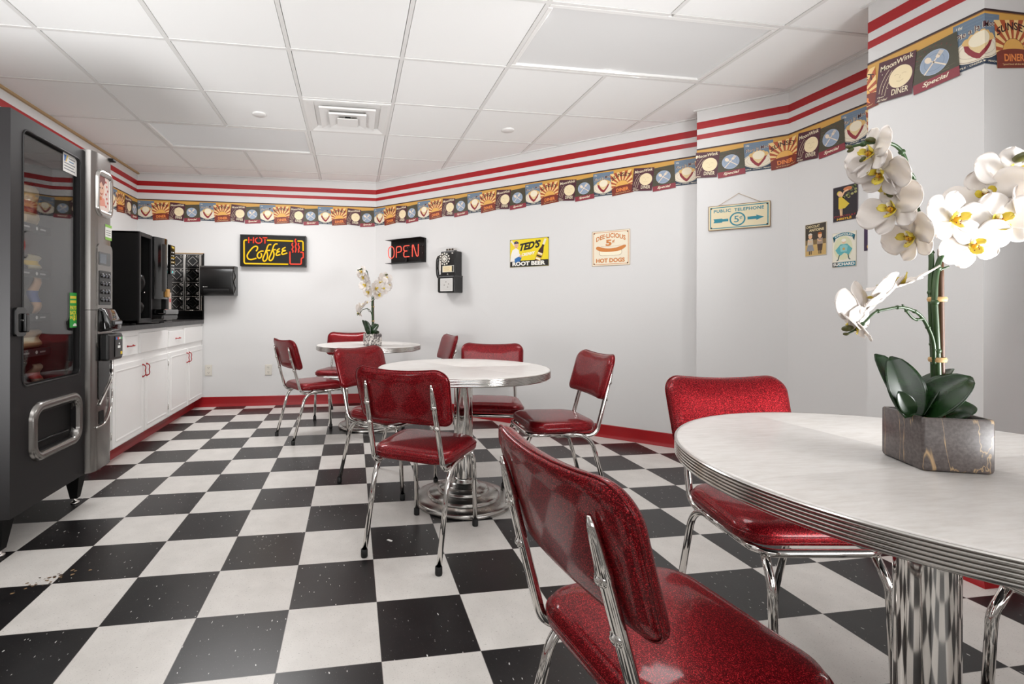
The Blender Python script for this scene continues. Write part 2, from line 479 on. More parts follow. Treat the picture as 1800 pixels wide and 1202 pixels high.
# ------------------------------------------------------------------ wallpaper border
def rot2(cx, cy, a):
    ca, sa = cos(a), sin(a)
    return lambda x, y: (cx+(x-cx)*ca-(y-cy)*sa, cy+(x-cx)*sa+(y-cy)*ca)
def pie_card():
    p = Print(); L = 2
    p.rect(0, .010, .166, .202, '#6a7e92', L); p.rect(0, .010, .166, .05, '#26364c', L+1)
    for k in range(9): p.rect(.004+.004*(k % 3), .19-.013*k, .14+.002*(k % 5), .192-.013*k, '#788b9c', L+1)
    p.poly(circ(.083, .078, .086, 32, .05), '#e9dfca', L+2)
    p.ring(circ(.083, .078, .082, 32, .046), circ(.083, .078, .080, 32, .0445), '#6e4a35', L+3)
    p.ring(circ(.083, .08, .064, 32, .034), circ(.083, .08, .063, 32, .0332), '#8a6a52', L+3)
    v = [(.035, .115), (.04, .085), (.052, .066), (.066, .05), (.078, .04), (.088, .036), (.098, .044), (.11, .06), (.124, .08), (.136, .112), (.126, .114), (.113, .086), (.098, .066), (.087, .056), (.074, .066), (.058, .086), (.046, .114)]
    p.poly(v, '#8d1e2c', L+4)
    p.poly([(.046, .112), (.058, .086), (.074, .066), (.087, .056), (.098, .066), (.113, .086), (.127, .112)], '#e3cb98', L+4)
    cr = [(.03+.112*t+0, .118+.022*sin(pi*t)+.006*abs(sin(pi*t*6))) for t in [i/36 for i in range(37)]]
    p.poly(cr+[(.14, .108), (.087, .085), (.034, .108)], '#dcb573', L+5)
    p.poly(circ(.086, .112, .034, 24, .028), '#f0e5cc', L+6)
    p.text('10¢', .012, .176, .032, .19, '#f1ead8', L+7)
    w = lambda x, y: (x, y+.012*(x-.08)/.08)
    p.text('Pie a la Mode', .012, .146, .158, .17, '#e9e1cf', L+7, .05, 0, 1, w)
    p.text('Pie a la Mode', .012, .147, .158, .17, '#4d1c28', L+8, .01, 0, 1, w)
    p.text('APPLE · CHERRY · PEACH', .01, .018, .156, .025, '#efe6cf', L+7)
    return p.placed(lambda x, y, f=rot2(.083, .1, radians(-.6)): f(x, y))
def sunset_card():
    p = Print(); L = 12; cx, cy = .083, .07
    W, Z0, Z1 = .166, .002, .186
    p.rect(0, Z0, W, Z1, '#efcd8b', L)
    def edge(a):
        dx, dy = cos(a), sin(a); t = 9
        if dx > 1e-6: t = min(t, (W-cx)/dx)
        if dx < -1e-6: t = min(t, -cx/dx)
        if dy > 1e-6: t = min(t, (Z1-cy)/dy)
        return (cx+dx*t, cy+dy*t)
    N = 17
    for k in range(0, N, 2):
        a0, a1 = pi*k/N, pi*(k+1)/N
        q = [(cx, cy), edge(a0)]
        for c in ((W, Z1), (0, Z1)):
            ac = atan2(c[1]-cy, c[0]-cx)
            if a0 < ac < a1: q.append(c)
        q.append(edge(a1)); p.poly(q, '#b0512a', L+1)
    p.poly(circ(cx, .066, .053, 24, .05, 0, pi), '#e5ae58', L+2)
    p.ring(circ(cx, .066, .053, 24, .05, 0, pi), circ(cx, .066, .0515, 24, .0485, 0, pi), '#5f2414', L+3)
    p.poly([(0, Z0), (W, Z0), (W, .058)]+[(cx+.083*cos(a), .058+.018*sin(a)) for a in [pi*i/16 for i in range(1, 16)]]+[(0, .058)], '#7a2a17', L+4)
    p.text('DINER', .036, .028, .132, .056, '#e98a45', L+5, .03)
    p.text('"good food all the time"', .026, .012, .142, .02, '#e9c98c', L+5)
    w = lambda x, y: (x, y+.03*(1-((x-.083)/.083)**2))
    p.text('SUNSET', .008, .118, .158, .148, '#33161a', L+5, .02, 0, 1, w)
    return p.placed(lambda x, y, f=rot2(.083, .095, radians(5)): f(x, y))
def moon_card():
    p = Print(); L = 34
    p.rect(0, .008, .152, .188, '#4c1d2a', L)
    for k in range(6): p.rect(.004, .02+.028*k, .148, .023+.028*k, '#542331', L+1)
    p.poly(circ(.098, .098, .047, 30), '#eedcb4', L+2)
    for ex in (.082, .112): p.line([(ex-.009, .108), (ex, .111), (ex+.009, .108)], .002, '#cdb88d', L+3)
    p.line([(.084, .082), (.097, .077), (.112, .083)], .002, '#cdb88d', L+3)
    p.line([(.098, .104), (.095, .092), (.1, .091)], .0016, '#cdb88d', L+3)
    w = lambda x, y: (x, y+.012*(x-.076)/.076)
    p.text('MoonWink', .010, .154, .142, .177, '#f1e4c6', L+3, .012, 0, 1, w)
    p.text('DINER', .068, .025, .136, .05, '#f1e4c6', L+3, .01)
    p.text('Open', .008, .026, .036, .035, '#f1e4c6', L+3, .01, .35)
    p.text('All Nite!', .008, .012, .052, .022, '#f1e4c6', L+3, .01, .35)
    for k in range(3):
        x0 = .014+.013*k
        p.line([(x0+.03*(1-cos(t))*.9, .05+.095*t*.66-.006*k) if False else (x0+.034*(t/1.5)**2, .048-.008*k+.095*t/1.5) for t in [i*.1 for i in range(16)]], .0018, '#e6d6b4', L+3)
    for x, y in ((.02, .13), (.05, .062), (.03, .075)): p.poly(circ(x, y, .002, 6), '#f1e4c6', L+3)
    return p.placed(lambda x, y, f=rot2(.076, .1, radians(-6)): f(x, y))
def special_card():
    p = Print(); L = 24; R = random.Random(3)
    p.rect(0, -.006, .164, .175, '#45412f', L)
    for k in range(46):
        x = R.uniform(.002, .12); y = R.uniform(.04, .172); p.rect(x, y, x+R.uniform(.012, .038), y+.0014, R.choice(['#57533c', '#625d47', '#3a3728']), L+1)
    p.rect(0, -.006, .164, .034, '#8a2c39', L+2)
    p.poly(circ(.082, .094, .052, 32, .05), '#95a4b8', L+3)
    p.ring(circ(.082, .094, .052, 32, .05), circ(.082, .094, .049, 32, .047), '#a8b7cc', L+4)
    p.ring(circ(.082, .094, .036, 32, .034), circ(.082, .094, .0345, 32, .0326), '#74879f', L+4)
    p.line([(.044, .058), (.092, .108)], .005, '#ecdcc6', L+5); p.line([(.122, .062), (.07, .104)], .005, '#ecdcc6', L+5)
    sp = rot2(.061, .112, radians(35)); p.poly([sp(*q) for q in circ(.061, .112, .011, 16, .015)], '#ecdcc6', L+6)
    fk = rot2(.1, .116, radians(-42))
    p.poly([fk(*q) for q in rrect(.092, .105, .108, .118, .004, 3)], '#ecdcc6', L+6)
    for k in range(4): p.poly([fk(*q) for q in [(.092+.0044*k, .116), (.0948+.0044*k, .116), (.0948+.0044*k, .134), (.092+.0044*k, .134)]], '#ecdcc6', L+6)
    p.text('Special', .034, .004, .13, .028, '#f0e4cb', L+5, .02, .35)
    for k in range(8):
        a = radians(150-17*k); p.line([(.082+.066*cos(a), .1+.058*sin(a)), (.082+.073*cos(a), .1+.066*sin(a))], .002, '#7a2b28', L+5)
    return p.placed(lambda x, y, f=rot2(.082, .09, radians(3.5)): f(x, y))

CARDS = [(0., pie_card()), (.149, sunset_card()), (.318, moon_card()), (.461, special_card())]
BP = [(-1.41, .9), P1, P2, P3, P4, P5, P6, P7, P8, P9]
def border():
    pts = [Vector((x, y, 0)) for x, y in BP]; cum = [0.]
    for a, b in zip(pts, pts[1:]): cum.append(cum[-1]+(b-a).length)
    mb = MB()
    starts = []
    sB = cum[1]                                                   # back left corner
    period = .6185
    for k in range(-5, 12): starts.append(sB-.004+period*k)        # left, back and long diagonal wall run through
    o4 = cum[4]+.283
    A_end = cum[3]+.06
    base = Print()
    base.rect(cum[0], 2.055-2, cum[-1], .196, '#d2a04a', 0); base.rect(cum[0], .199, cum[-1], .207, '#2c171a', 1); base.rect(cum[0], .195, cum[-1], .199, '#8e5f2a', 1)
    items = [base]
    def put(s0, kind):
        off, card = CARDS[kind]
        items.append(card.placed(lambda x, y: (x+s0+off, y-.014)))
    for s0 in starts:
        for k in range(4):
            a = s0+CARDS[k][0]
            if a > cum[0]+.01 and a+.1 < cum[4]-.02: put(s0, k)
    for s0 in (o4-.618, o4, o4+.602, o4+1.22):
        for k in range(4):
            a = s0+CARDS[k][0]
            if a > cum[4]-.04 and a+.165 < cum[6]+.1: put(s0, k)
    o7 = cum[7]+(.18+.150)
    for s0 in (o7-.604, o7, o7+.61):
        for k in range(4):
            a = s0+CARDS[k][0]
            if a > cum[6]+.2 and a+.17 < cum[9]: put(s0, k)
    for it in items: it.emit(mb, None, .00012)
    bm = mb.bm
    for c in cum[1:-1]:
        bmesh.ops.bisect_plane(bm, geom=bm.verts[:]+bm.edges[:]+bm.faces[:], plane_co=(c, 0, 0), plane_no=(1, 0, 0), dist=1e-6)
    nr = []
    for a, b in zip(pts, pts[1:]):
        d = (b-a).normalized(); nr.append(Vector((d.y, -d.x, 0)))
    for v in bm.verts:
        s = min(max(v.co.x, cum[0]), cum[-1]-1e-5); z = v.co.y+2; d = .0015+v.co.z
        i = 0
        while i < len(cum)-2 and s > cum[i+1]+1e-7: i += 1
        p = pts[i]+(pts[i+1]-pts[i])*((s-cum[i])/(cum[i+1]-cum[i])); n = nr[i]
        for j in range(1, len(cum)-1):
            if abs(s-cum[j]) < 2e-6: p = pts[j]; n = (nr[j-1]+nr[j])/(1+nr[j-1].dot(nr[j]))
        v.co = p+n*d+Vector((0, 0, z))
    o = mb.build('wallpaper_border', weld=False)
    tag(o, 'wallpaper border of tilted retro diner posters running around the walls under the red stripes', 'wallpaper border')
border()

# ------------------------------------------------------------------ ceiling fittings
def ceiling_light(i0, j0, label):
    x0, x1, y0, y1 = gx(i0), gx(i0+2), gy(j0), gy(j0+1)
    t = thing('ceiling_light', label, 'ceiling light', ((x0+x1)/2, (y0+y1)/2, H), 0, 'recessed ceiling lights')
    a, b = (x1-x0)/2-.0115, (y1-y0)/2-.0115
    mb = MB(); f = .026
    for lo, hi in (((-a, -b), (a, -b+f)), ((-a, b-f), (a, b)), ((-a, -b+f), (-a+f, b-f)), ((a-f, -b+f), (a, b-f))):
        mb.box((lo[0], lo[1], .001), (hi[0], hi[1], .03), WHITE2, None, .003, 1)
    mb.build('frame', t)
    mb = MB(); R = random.Random(i0)
    nx, ny = 40, 20
    vs = []; fs = []
    for i in range(nx+1):
        for j in range(ny+1):
            u, v = i/nx, j/ny
            vs.append((-a+f+u*(2*a-2*f), -b+f+v*(2*b-2*f), .014-.006*sin(pi*u)*sin(pi*v)+(.0025*sin(u*17+1)*(1-v)**6 if i0 == 4 else 0)))
    for i in range(nx):
        for j in range(ny): q = i*(ny+1)+j; fs.append((q, q+1, q+ny+2, q+ny+1))
    mb.faces(vs, fs, DIFF, True); mb.build('diffuser', t)
ceiling_light(0, 2, 'unlit recessed ceiling light panel near the far left corner, beside the air vent')
ceiling_light(4, -1, 'large unlit recessed ceiling light panel nearest the camera, above the near table')

t = thing('air_vent', 'square white stepped ceiling air diffuser with dark slots', 'air vent', ((gx(2)+gx(3))/2, (gy(1)+gy(2))/2, H))
mb = MB(); h = GP/2-.0115
sq = lambda a, z: [(-a, -a, z), (a, -a, z), (a, a, z), (-a, a, z)]
mb.loft([sq(h, .003), sq(h, -.004), sq(h-.02, -.006), sq(h-.03, -.002), sq(.237, .012), sq(.235, .016), sq(.235, .05)], WHITE2, True, False, False, False); mb.build('frame', t)
mb = MB(); mb.loft([sq(.235, .05), sq(.235, .16)], CAVITY, True, False, True, False); mb.build('duct', t)
for k, (a, z) in enumerate(((.20, -.010), (.135, -.024), (.075, -.036))):
    mb = MB()
    if k < 2: mb.loft([sq(a, z-.004), sq(a-.07, z+.010), sq(a-.07, z+.013), sq(a-.004, z+.002), sq(a-.003, z+.010), sq(a, z+.010), sq(a, z-.004)], WHITE2, True, False, False, False)
    else: mb.box((-a, -a, z), (a, a, z+.006), WHITE2, None, .002, 1); mb.box((-.02, -.02, z+.006), (.02, .02, .12), BLACKM)
    mb.build('louver', t)
for x, y, lb in ((.147, 1.994, 'small round white sprinkler cover between the air vent and the far light panel'), (2.046, 2.004, 'small round white sprinkler cover alone on a ceiling tile right of the air vent')):
    mb = MB(); mb.lathe([(0, -.006), (.045, -.006), (.05, -.002), (.05, .006)], WHITE2, 28)
    o = mb.build('sprinkler_cover'); o.location = (x, y, H-.0015); tag(o, lb, 'sprinkler cover', 'sprinkler covers')

# ------------------------------------------------------------------ diner chairs
def seat_outline(n=10):
    return rpoly([(-.182, -.185), (.182, -.185), (.205, .19), (-.205, .19)], [.085, .085, .075, .075], n)
def make_chair():
    t = thing('diner_chair', 'x', 'chair', group='red vinyl diner chairs')
    o = seat_outline(); mb = MB()
    def ring(ins, z, crown=0):
        k = 1-ins/.2; return [(x*k, (y-.0)*k, z) for x, y in o]
    prof = [(.03, .408), (.008, .409), (.001, .414), (-.001, .424), (.0, .434), (.003, .443), (.009, .452), (.02, .459), (.04, .4635), (.07, .466), (.11, .467), (.16, .468), (.19, .468)]
    mb.loft([ring(i, z) for i, z in prof], VINYL, True, True, True)
    mb.tube([(x*1.004, y*1.004, .435) for x, y in o], .0024, VINYL, 6, True)
    mb.build('seat', t)
    # backrest: curved pad, leaning back
    N = 12
    def outl():
        pts = [(-.197, -.122), (.197, -.122), (.205, .128), (-.205, .128)]
        return rpoly(pts, [.035, .035, .06, .06], N)
    ol = outl()
    # denser outline along straight edges
    dense = []
    for i in range(len(ol)):
        a, b = ol[i], ol[(i+1) % len(ol)]; L = math.hypot(b[0]-a[0], b[1]-a[1]); k = max(1, int(L/.03))
        for j in range(k): dense.append((a[0]+(b[0]-a[0])*j/k, a[1]+(b[1]-a[1])*j/k))
    ca, sa = cos(radians(17)), sin(radians(17))
    def pos(x, w, d):
        x *= 1.06; w *= .95
        w2 = w+(.016*((x/.2)**2)-.004)*max(0, w/.122)     # top edge dips in the middle
        y = -.235+.018*(x/.2)**2+d
        return (x, y-sa*w2, .690+ca*w2)
    rg = []
    for k, d in ((.2, -.021), (.55, -.0205), (.8, -.0195), (.92, -.017), (.975, -.012), (.997, -.005), (1., .0), (.997, .005), (.975, .012), (.93, .018), (.85, .023), (.7, .027), (.4, .029), (.12, .029)):
        rg.append([pos(x*k, w*k, d) for x, w in dense])
    mb = MB(); mb.loft(rg, VINYL, True, True, True)
    mb.tube([pos(x*1.003, w*1.003, -.007) for x, w in dense], .0022, VINYL, 6, True)
    mb.build('backrest', t)
    def yb(x, z): return pos(x/1.06, (z-.690)/ca/.95, -.021)
    for s in (-1, 1):
        X = .15*s
        a = Vector(yb(X, .752)); b = Vector(yb(X, .59))
        top = a+Vector((0, -.008, 0)); low = b+Vector((0, -.013, 0))
        d = (low-top).normalized()
        knee = low+d*((low.z-.386)/-d.z)
        path = fillet([top, knee+Vector((.012*s, 0, 0)), (X+.014*s, .05, .388)], .055, 10)
        n = len(path); rr = [.0115]*n
        full = []; rad = []
        for i, f in enumerate((0, .05, .12, .2, .26, .3, .4)):
            full.append(path[0].lerp(path[1], f)); rad.append((.004, .0075, .0095, .011, .0135, .0115, .0115)[i])
        full += path[1:]; rad += [.0115]*(n-1)
        mb = MB(); mb.tube(full, rad, CHROME, 12); p = mb.build('back_post', t)
        for f in (.28, .55):
            c = path[0].lerp(path[1], f); ax = Vector((0, -1, -.33)).normalized()
            q = ax.orthogonal(); M = frame(c+ax*.0095, q, ax.cross(q), ax)
            mb = MB(); mb.lathe([(0, .006), (.004, .006), (.006, .004), (.0065, .002), (.0085, .0015), (.009, -.003)], CHROME, 14, M); mb.build('bolt', p)
        # rear leg: foot, sweep up and forward
        X = .172*s
        path = fillet([(X, -.243, .012), (X, -.135, .394), (X, .03, .396)], .11, 12)
        mb = MB(); mb.tube(path, .0112, CHROME, 12); lg = mb.build('rear_leg', t)
        mb = MB(); mb.lathe([(.0115, .034), (.0142, .033), (.0148, .006), (.0135, 0), (0, 0)], RUBBER, 14, Matrix.Translation((X, -.241, 0))); mb.build('rubber_foot', lg)
        X = .158*s
        path = fillet([(X, .241, .012), (X*.99, .222, .32), (X*.95, .185, .388)], .10, 8)
        mb = MB(); mb.tube(path, .0112, CHROME, 12); lg = mb.build('front_leg', t)
        mb = MB(); mb.lathe([(.0115, .034), (.0142, .033), (.0148, .006), (.0135, 0), (0, 0)], RUBBER, 14, Matrix.Translation((X, .241, 0))); mb.build('rubber_foot', lg)
    mb = MB(); mb.tube(fillet([(-.172, .02, .396), (-.172, .198, .397), (.172, .198, .397), (.172, .02, .396)], .05, 8), .0112, CHROME, 12)
    mb.tube([(-.172, -.06, .392), (.172, -.06, .392)], .008, CHROME, 8)
    mb.build('seat_frame', t)
    return t
CH = [
 (1.154, .440, -33.2, 'red diner chair with its dark back turned to us before the middle table'),
 (1.043, 1.214, -135.1, 'red diner chair at the left rear of the middle table, bright front facing us'),
 (1.731, 1.356, 163.8, 'red diner chair straight behind the middle table, its seat seen past the chrome column'),
 (1.94, .842, 88.4, 'red diner chair seen from the side, facing left toward the middle table'),
 (.504, 2.418, -61.2, 'red diner chair left of the far table, standing in front of a wall outlet'),
 (.70, 3.203, 161.5, 'red diner chair behind the far table, half hidden by the small orchid planter'),
 (1.494, 2.782, 96.6, 'red diner chair under the wall telephone, only its tilted backrest showing'),
 (1.416, -.93, -82.8, 'large foreground red diner chair with dark back and glittering seat at the near table'),
 (2.112, -.438, 171.2, 'red diner chair behind the near table, facing us across the white top'),
 (2.57, -.98, 88., 'red diner chair cut off at the right edge, only chrome leg and rim showing'),
]
c0 = make_chair()
for i, (x, y, a, lb) in enumerate(CH):
    if i == 0:
        c0.location = (x, y, 0); c0.rotation_euler = (0, 0, radians(a)); c0['label'] = lb
    else: dup(c0, (x, y, 0), radians(a), lb)

# ------------------------------------------------------------------ pedestal tables
def make_table(x, y, z, r, label, off=(0, 0)):
    t = thing('pedestal_table', label, 'table', (x, y, 0), 0, 'round pedestal tables')
    mb = MB(); mb.lathe([(0, z-.004), (0, z), (r-.014, z), (r-.006, z-.0005), (r-.006, z-.004)], LAMI, 128); mb.build('tabletop', t)
    prof = [(r-.006, z-.0012), (r-.0015, z-.0008), (r, z-.003)]
    for k in range(5):
        q = z-.0045-k*.0066
        prof += [(r-.0052, q), (r-.0052, q-.0016), (r-.0008, q-.0026), (r, q-.0042), (r-.0008, q-.0058)]
    prof += [(r-.003, z-.0405), (r-.006, z-.042), (r-.03, z-.042)]
    mb = MB(); mb.lathe(prof, ALU, 128); mb.build('edge_band', t, smooth_angle=50)
    mb = MB(); mb.lathe([(r-.028, z-.041), (r-.05, z-.030), (0, z-.030)], BLACKM, 64); mb.build('underside', t)
    M = Matrix.Translation((off[0], off[1], 0))
    lob = lambda a: 1+.005*cos(a*8)
    mb = MB(); mb.lathe([(.0515, .10), (.0515, z-.04), (.0515, z-.03)], CHROME, 160, M, True, lob)
    mb.lathe([(.052, z-.05), (.12, z-.036), (.12, z-.03)], BLACKM, 32, M)
    mb.build('column', t)
    mb = MB(); mb.lathe([(0, 0), (.262, 0), (.270, .004), (.272, .012), (.268, .022), (.258, .028), (.215, .034), (.200, .036), (.196, .046), (.186, .054), (.150, .060), (.142, .064), (.138, .074), (.126, .082), (.096, .088), (.088, .092), (.080, .104), (.066, .110), (.060, .124), (.055, .132), (.0515, .134)], STEEL, 96, M)
    mb.build('base', t, smooth_angle=40)
    return t
make_table(1.432, .881, .733, .47, 'round white table with ribbed chrome edge in the middle of the room')
make_table(.975, 2.70, .733, .468, 'round white table farthest back, with the small orchid on it')
make_table(2.05, -.938, .735, .512, 'large near round white table at the right with the big orchid on it', (-.05, .005))

# ------------------------------------------------------------------ base cabinets
CX = -.77
def bow_handle(mb, a, b, out, m):
    a, b, out = Vector(a), Vector(b), Vector(out); d = b-a
    mb.tube(spline([a, a+out*.7+d*.06, a+out+d*.25, a+out*.86+d*.5, a+out+d*.75, a+out*.7+d*.94, b], 4), [.0048, .0045, .0042, .004]+[.0038]*17+[.004, .0042, .0045, .0048], m, 8)
    for p in (a, b):
        mb.ball(p+out*.12, .0075, m, None, 8)
def panel_front(y0, y1, z0, z1, t, name, raised=False):
    mb = MB(); mb.box((CX, y0, z0), (CX+.018, y1, z1), WHITE, None, .004, 2)
    if raised:
        f = .042
        outer = [(y0+f, z0+f), (y1-f, z0+f), (y1-f, z1-f), (y0+f, z1-f)]
        g = .012
        inner = [(y0+f+g, z0+f+g), (y1-f-g, z0+f+g), (y1-f-g, z1-f-g), (y0+f+g, z1-f-g)]
        for (A, xa), (B, xb) in ((( [(y-.006*(1 if y > (y0+y1)/2 else -1)*-1, z) for y, z in outer], CX+.018), (outer, CX+.0215)), ((outer, CX+.0215), (inner, CX+.0185))):
            mb.loft([[(xa, *p) for p in A], [(xb, *p) for p in B]], WHITE, True, False, False, False)
    return mb.build(name, t)
def cabinet(y0, y1, label, drawer, false_front, doors, handles_y, pull):
    t = thing('base_cabinet', label, 'cabinet', (CX-.3, (y0+y1)/2, 0), 0, 'white base cabinets'); t.location = (0, 0, 0)
    mb = MB()
    mb.box((-1.40, y0, .10), (CX, y1, .893), WHITE); mb.box((-1.40, y0, 0), (-.85, y1, .10), WHITE)
    mb.build('body', t)
    d = panel_front(*drawer, .716, .852, t, 'drawer')
    mb = MB(); ym = pull
    bow_handle(mb, (CX+.018, ym-.045, .783), (CX+.018, ym+.045, .783), (.022, 0, 0), REDP); tag(mb.build('handle', d), 'red bow pull')
    panel_front(*false_front, .716, .868, t, 'drawer_front')
    for k, (a, b) in enumerate(doors):
        d = panel_front(a, b, .112+.03*k*0, .668, t, 'door', True)
        mb = MB(); yy = handles_y[k]
        bow_handle(mb, (CX+.018, yy, .535), (CX+.018, yy, .625), (.024, 0, 0), REDP); tag(mb.build('handle', d), 'red bow pull')
        yh = a-.004 if k == 0 else b+.004
        for z in (.2, .58):
            mb = MB(); mb.tube([(CX+.012, yh, z-.025), (CX+.012, yh, z+.025)], .0035, CHROME, 8); mb.build('hinge', d)
cabinet(1.76, 2.812, 'white base cabinet beside the vending machine with red bow handles', (1.80, 2.195), (2.24, 2.795), [(1.80, 2.302), (2.316, 2.795)], (2.272, 2.346), 2.06)
cabinet(2.816, 3.822, 'white base cabinet in the back corner with red bow handles', (2.832, 3.205), (3.235, 3.802), [(2.832, 3.312), (3.328, 3.805)], (3.285, 3.355), 3.03)
mb = MB(); mb.box((-1.407, 1.72, .893), (-.745, 3.822, .935), COUNTER, None, .006, 2)
tag(mb.build('countertop'), 'dark mottled laminate countertop on the white cabinets', 'countertop')

# tin backsplash on the back wall at the end of the counter
t = thing('tin_backsplash', 'black and chrome embossed tin backsplash panel on the back wall behind the counter', 'backsplash', (-1.09, 3.823, .937))
def backsplash():
    mb = MB(); mb.box((-.315, -.012, 0), (.345, 0, .70), BLACKG, None, .002, 1); mb.build('panel', t)
    mb = MB(); pw = .160; ph = .149
    for c in range(4):
        for r in range(4):
            x0 = -.308+c*pw; z0 = .10+r*ph; cx, cz = x0+.062, z0+ph/2
            for k, hw in enumerate((.05, .041)):
                q = [(cx-hw, cz), (cx, cz-hw), (cx+hw, cz), (cx, cz+hw)]
                qi = [(cx-hw+.0055, cz), (cx, cz-hw+.0055), (cx+hw-.0055, cz), (cx, cz+hw-.0055)]
                if k == 0: mb.plate(q, qi, 0, .006, CHROME, Matrix(((1, 0, 0, 0), (0, 0, -1, -.012), (0, 1, 0, 0), (0, 0, 0, 1))))
            for sx in (-1, 1):
                for sz in (-1, 1):
                    ax, az = cx+sx*.058, cz+sz*.056
                    mb.tube([(ax, -.014, az), (ax-sx*.030, -.014, az), (ax, -.014, az-sz*.030), (ax, -.014, az)], .0022, CHROME, 5)
                    for k in range(3): mb.ball((ax-sx*(.008+.006*k), -.014, az-sz*(.006+.005*k)), .0026, CHROME, None, 6)
        xs = -.308+c*pw+.140
        mb.box((xs-.012, -.02, .098), (xs+.012, -.012, .692), CHROME, None, .004, 2)
    for r in range(5):
        z = .10+r*ph-.004
        mb.box((-.312, -.018, z-.004), (.338, -.012, z+.004), CHROME, None, .002, 1)
    tag(mb.build('relief', t), 'raised chrome diamonds and ribs')
    mb = MB(); mb.box((.336, -.018, 0), (.346, 0, .705), BLACKS); mb.box((-.315, -.018, .70), (.346, 0, .709), TAN); mb.build('trim_strip', t)
backsplash()

# coffee machine on the counter
t = thing('coffee_machine', 'tall black bean to cup coffee machine on the dark counter', 'coffee machine', (-.674, 2.018, .9352))
def coffee():
    D = -.60; T = .668; W = .635
    mb = MB()
    mb.box((D, 0, .012), (0-.012, .010, T), BLACKM); mb.box((D, W-.012, .012), (-.03, W, T), BLACKM); mb.box((D, 0, T-.012), (-.012, W-.1, T), BLACKM)
    mb.box((D, 0, 0.012), (-.012, W, .03), BLACKM); mb.box((D, .01, .03), (D+.02, W-.01, T-.012), BLACKM)
    mb.box((-.30, .222, .03), (-.02, .230, T-.012), BLACKM)
    for x in (D+.04, -.06):
        for y in (.04, W-.05): mb.lathe([(0, 0), (.018, 0), (.016, .013)], RUBBER, 12, Matrix.Translation((x, y, 0)))
    mb.build('body', t)
    mb = MB(); h = lambda a: a
    for lo, hi in (((-.014, 0, .012), (0, .026, T)), ((-.014, .205, .012), (0, .228, T)), ((-.014, .026, T-.03), (0, .205, T)), ((-.014, .026, .012), (0, .205, .045))): mb.box(lo, hi, CHAR, None, .002, 1)
    mb.build('side_frame', t)
    mb = MB(); mb.tube(spline([(-.12, .1, .33), (-.05, .14, .34), (-.06, .17, .27), (-.1, .15, .22)], 6), [.03]*7+[.024]*6+[.02]*6, BLACKS, 10)
    mb.tube(spline([(-.12, .09, .17), (-.05, .13, .14), (-.07, .15, .09)], 6), .026, BLACKS, 10)
    mb.ball((-.03, .16, .235), .006, CHROME, None, 8); mb.build('brew_unit', t)
    # bulging door
    def arc(y0, y1, b, n=14): return [(-.01+b*sin(pi*(.12+.76*i/n)), y0+(y1-y0)*i/n) for i in range(n+1)]
    a = arc(.230, .50, .06)
    mb = MB(); mb.prism([(-.2, .230)]+a+[(-.2, .50)], .19, T-.004, BLACKG); mb.prism([(-.2, .230)]+[(x-.05, y) for x, y in a]+[(-.2, .50)], .03, .19, BLACKM)
    d = mb.build('door', t, smooth_angle=30)
    mb = MB(); q = arc(.27, .42, .066, 8); mb.prism(q+[(x-.006, y) for x, y in q[::-1]], .25, T-.05, BLACKS); mb.build('window_panel', d, smooth_angle=30)
    mb = MB(); mb.box((.03, .345, .205), (.07, .395, .27), mat('amber_plastic', '#b98a45', .35), None, .006, 2); mb.build('nozzle', t)
    mb = MB(); mb.box((-.05, .24, .03), (.075, .56, .07), BLACKS, None, .012, 2); mb.box((-.05, .25, .07), (.085, .55, .112), BLACKG, None, .012, 2); mb.build('drip_tray', t)
    mb = MB(); mb.box((-.2, .50, .012), (.005, W, T-.02), CHAR, None, .006, 2); mb.build('control_column', t)
    kp = MB(); kp.box((.005, .525, .40), (.030, W-.012, T-.028), BLACKG, None, .004, 2); k0 = kp.build('keypad', t)
    mb = MB()
    for r in range(6):
        for c in range(2):
            mb.ball((.031, .548+.034*c, .445+.027*r), .005, WHITE, None, 8, (.5, 1, 1))
    mb.ball((.031, .562, .418), .0075, mat('teal_lamp', '#2f9a9a', .3, emit='#3fd0c8', estr=.8), None, 8, (.5, 1, 1))
    mb.box((.029, .545, .615), (.0315, .595, .628), mat('gold_plate', '#b8a24a', .35), None)
    mb.build('buttons', k0)
    mb = MB(); mb.box((.004, .55, .09), (.007, .605, .25), mat('card_slot', '#b7a8a0', .4)); mb.box((.006, .56, .17), (.008, .595, .20), mat('label_red', '#b9423f', .5)); mb.build('sticker', t)
    mb = MB(); mb.ball((-.25, -.0, .045), .005, CHROME, None, 8); mb.build('screw', t)
coffee()

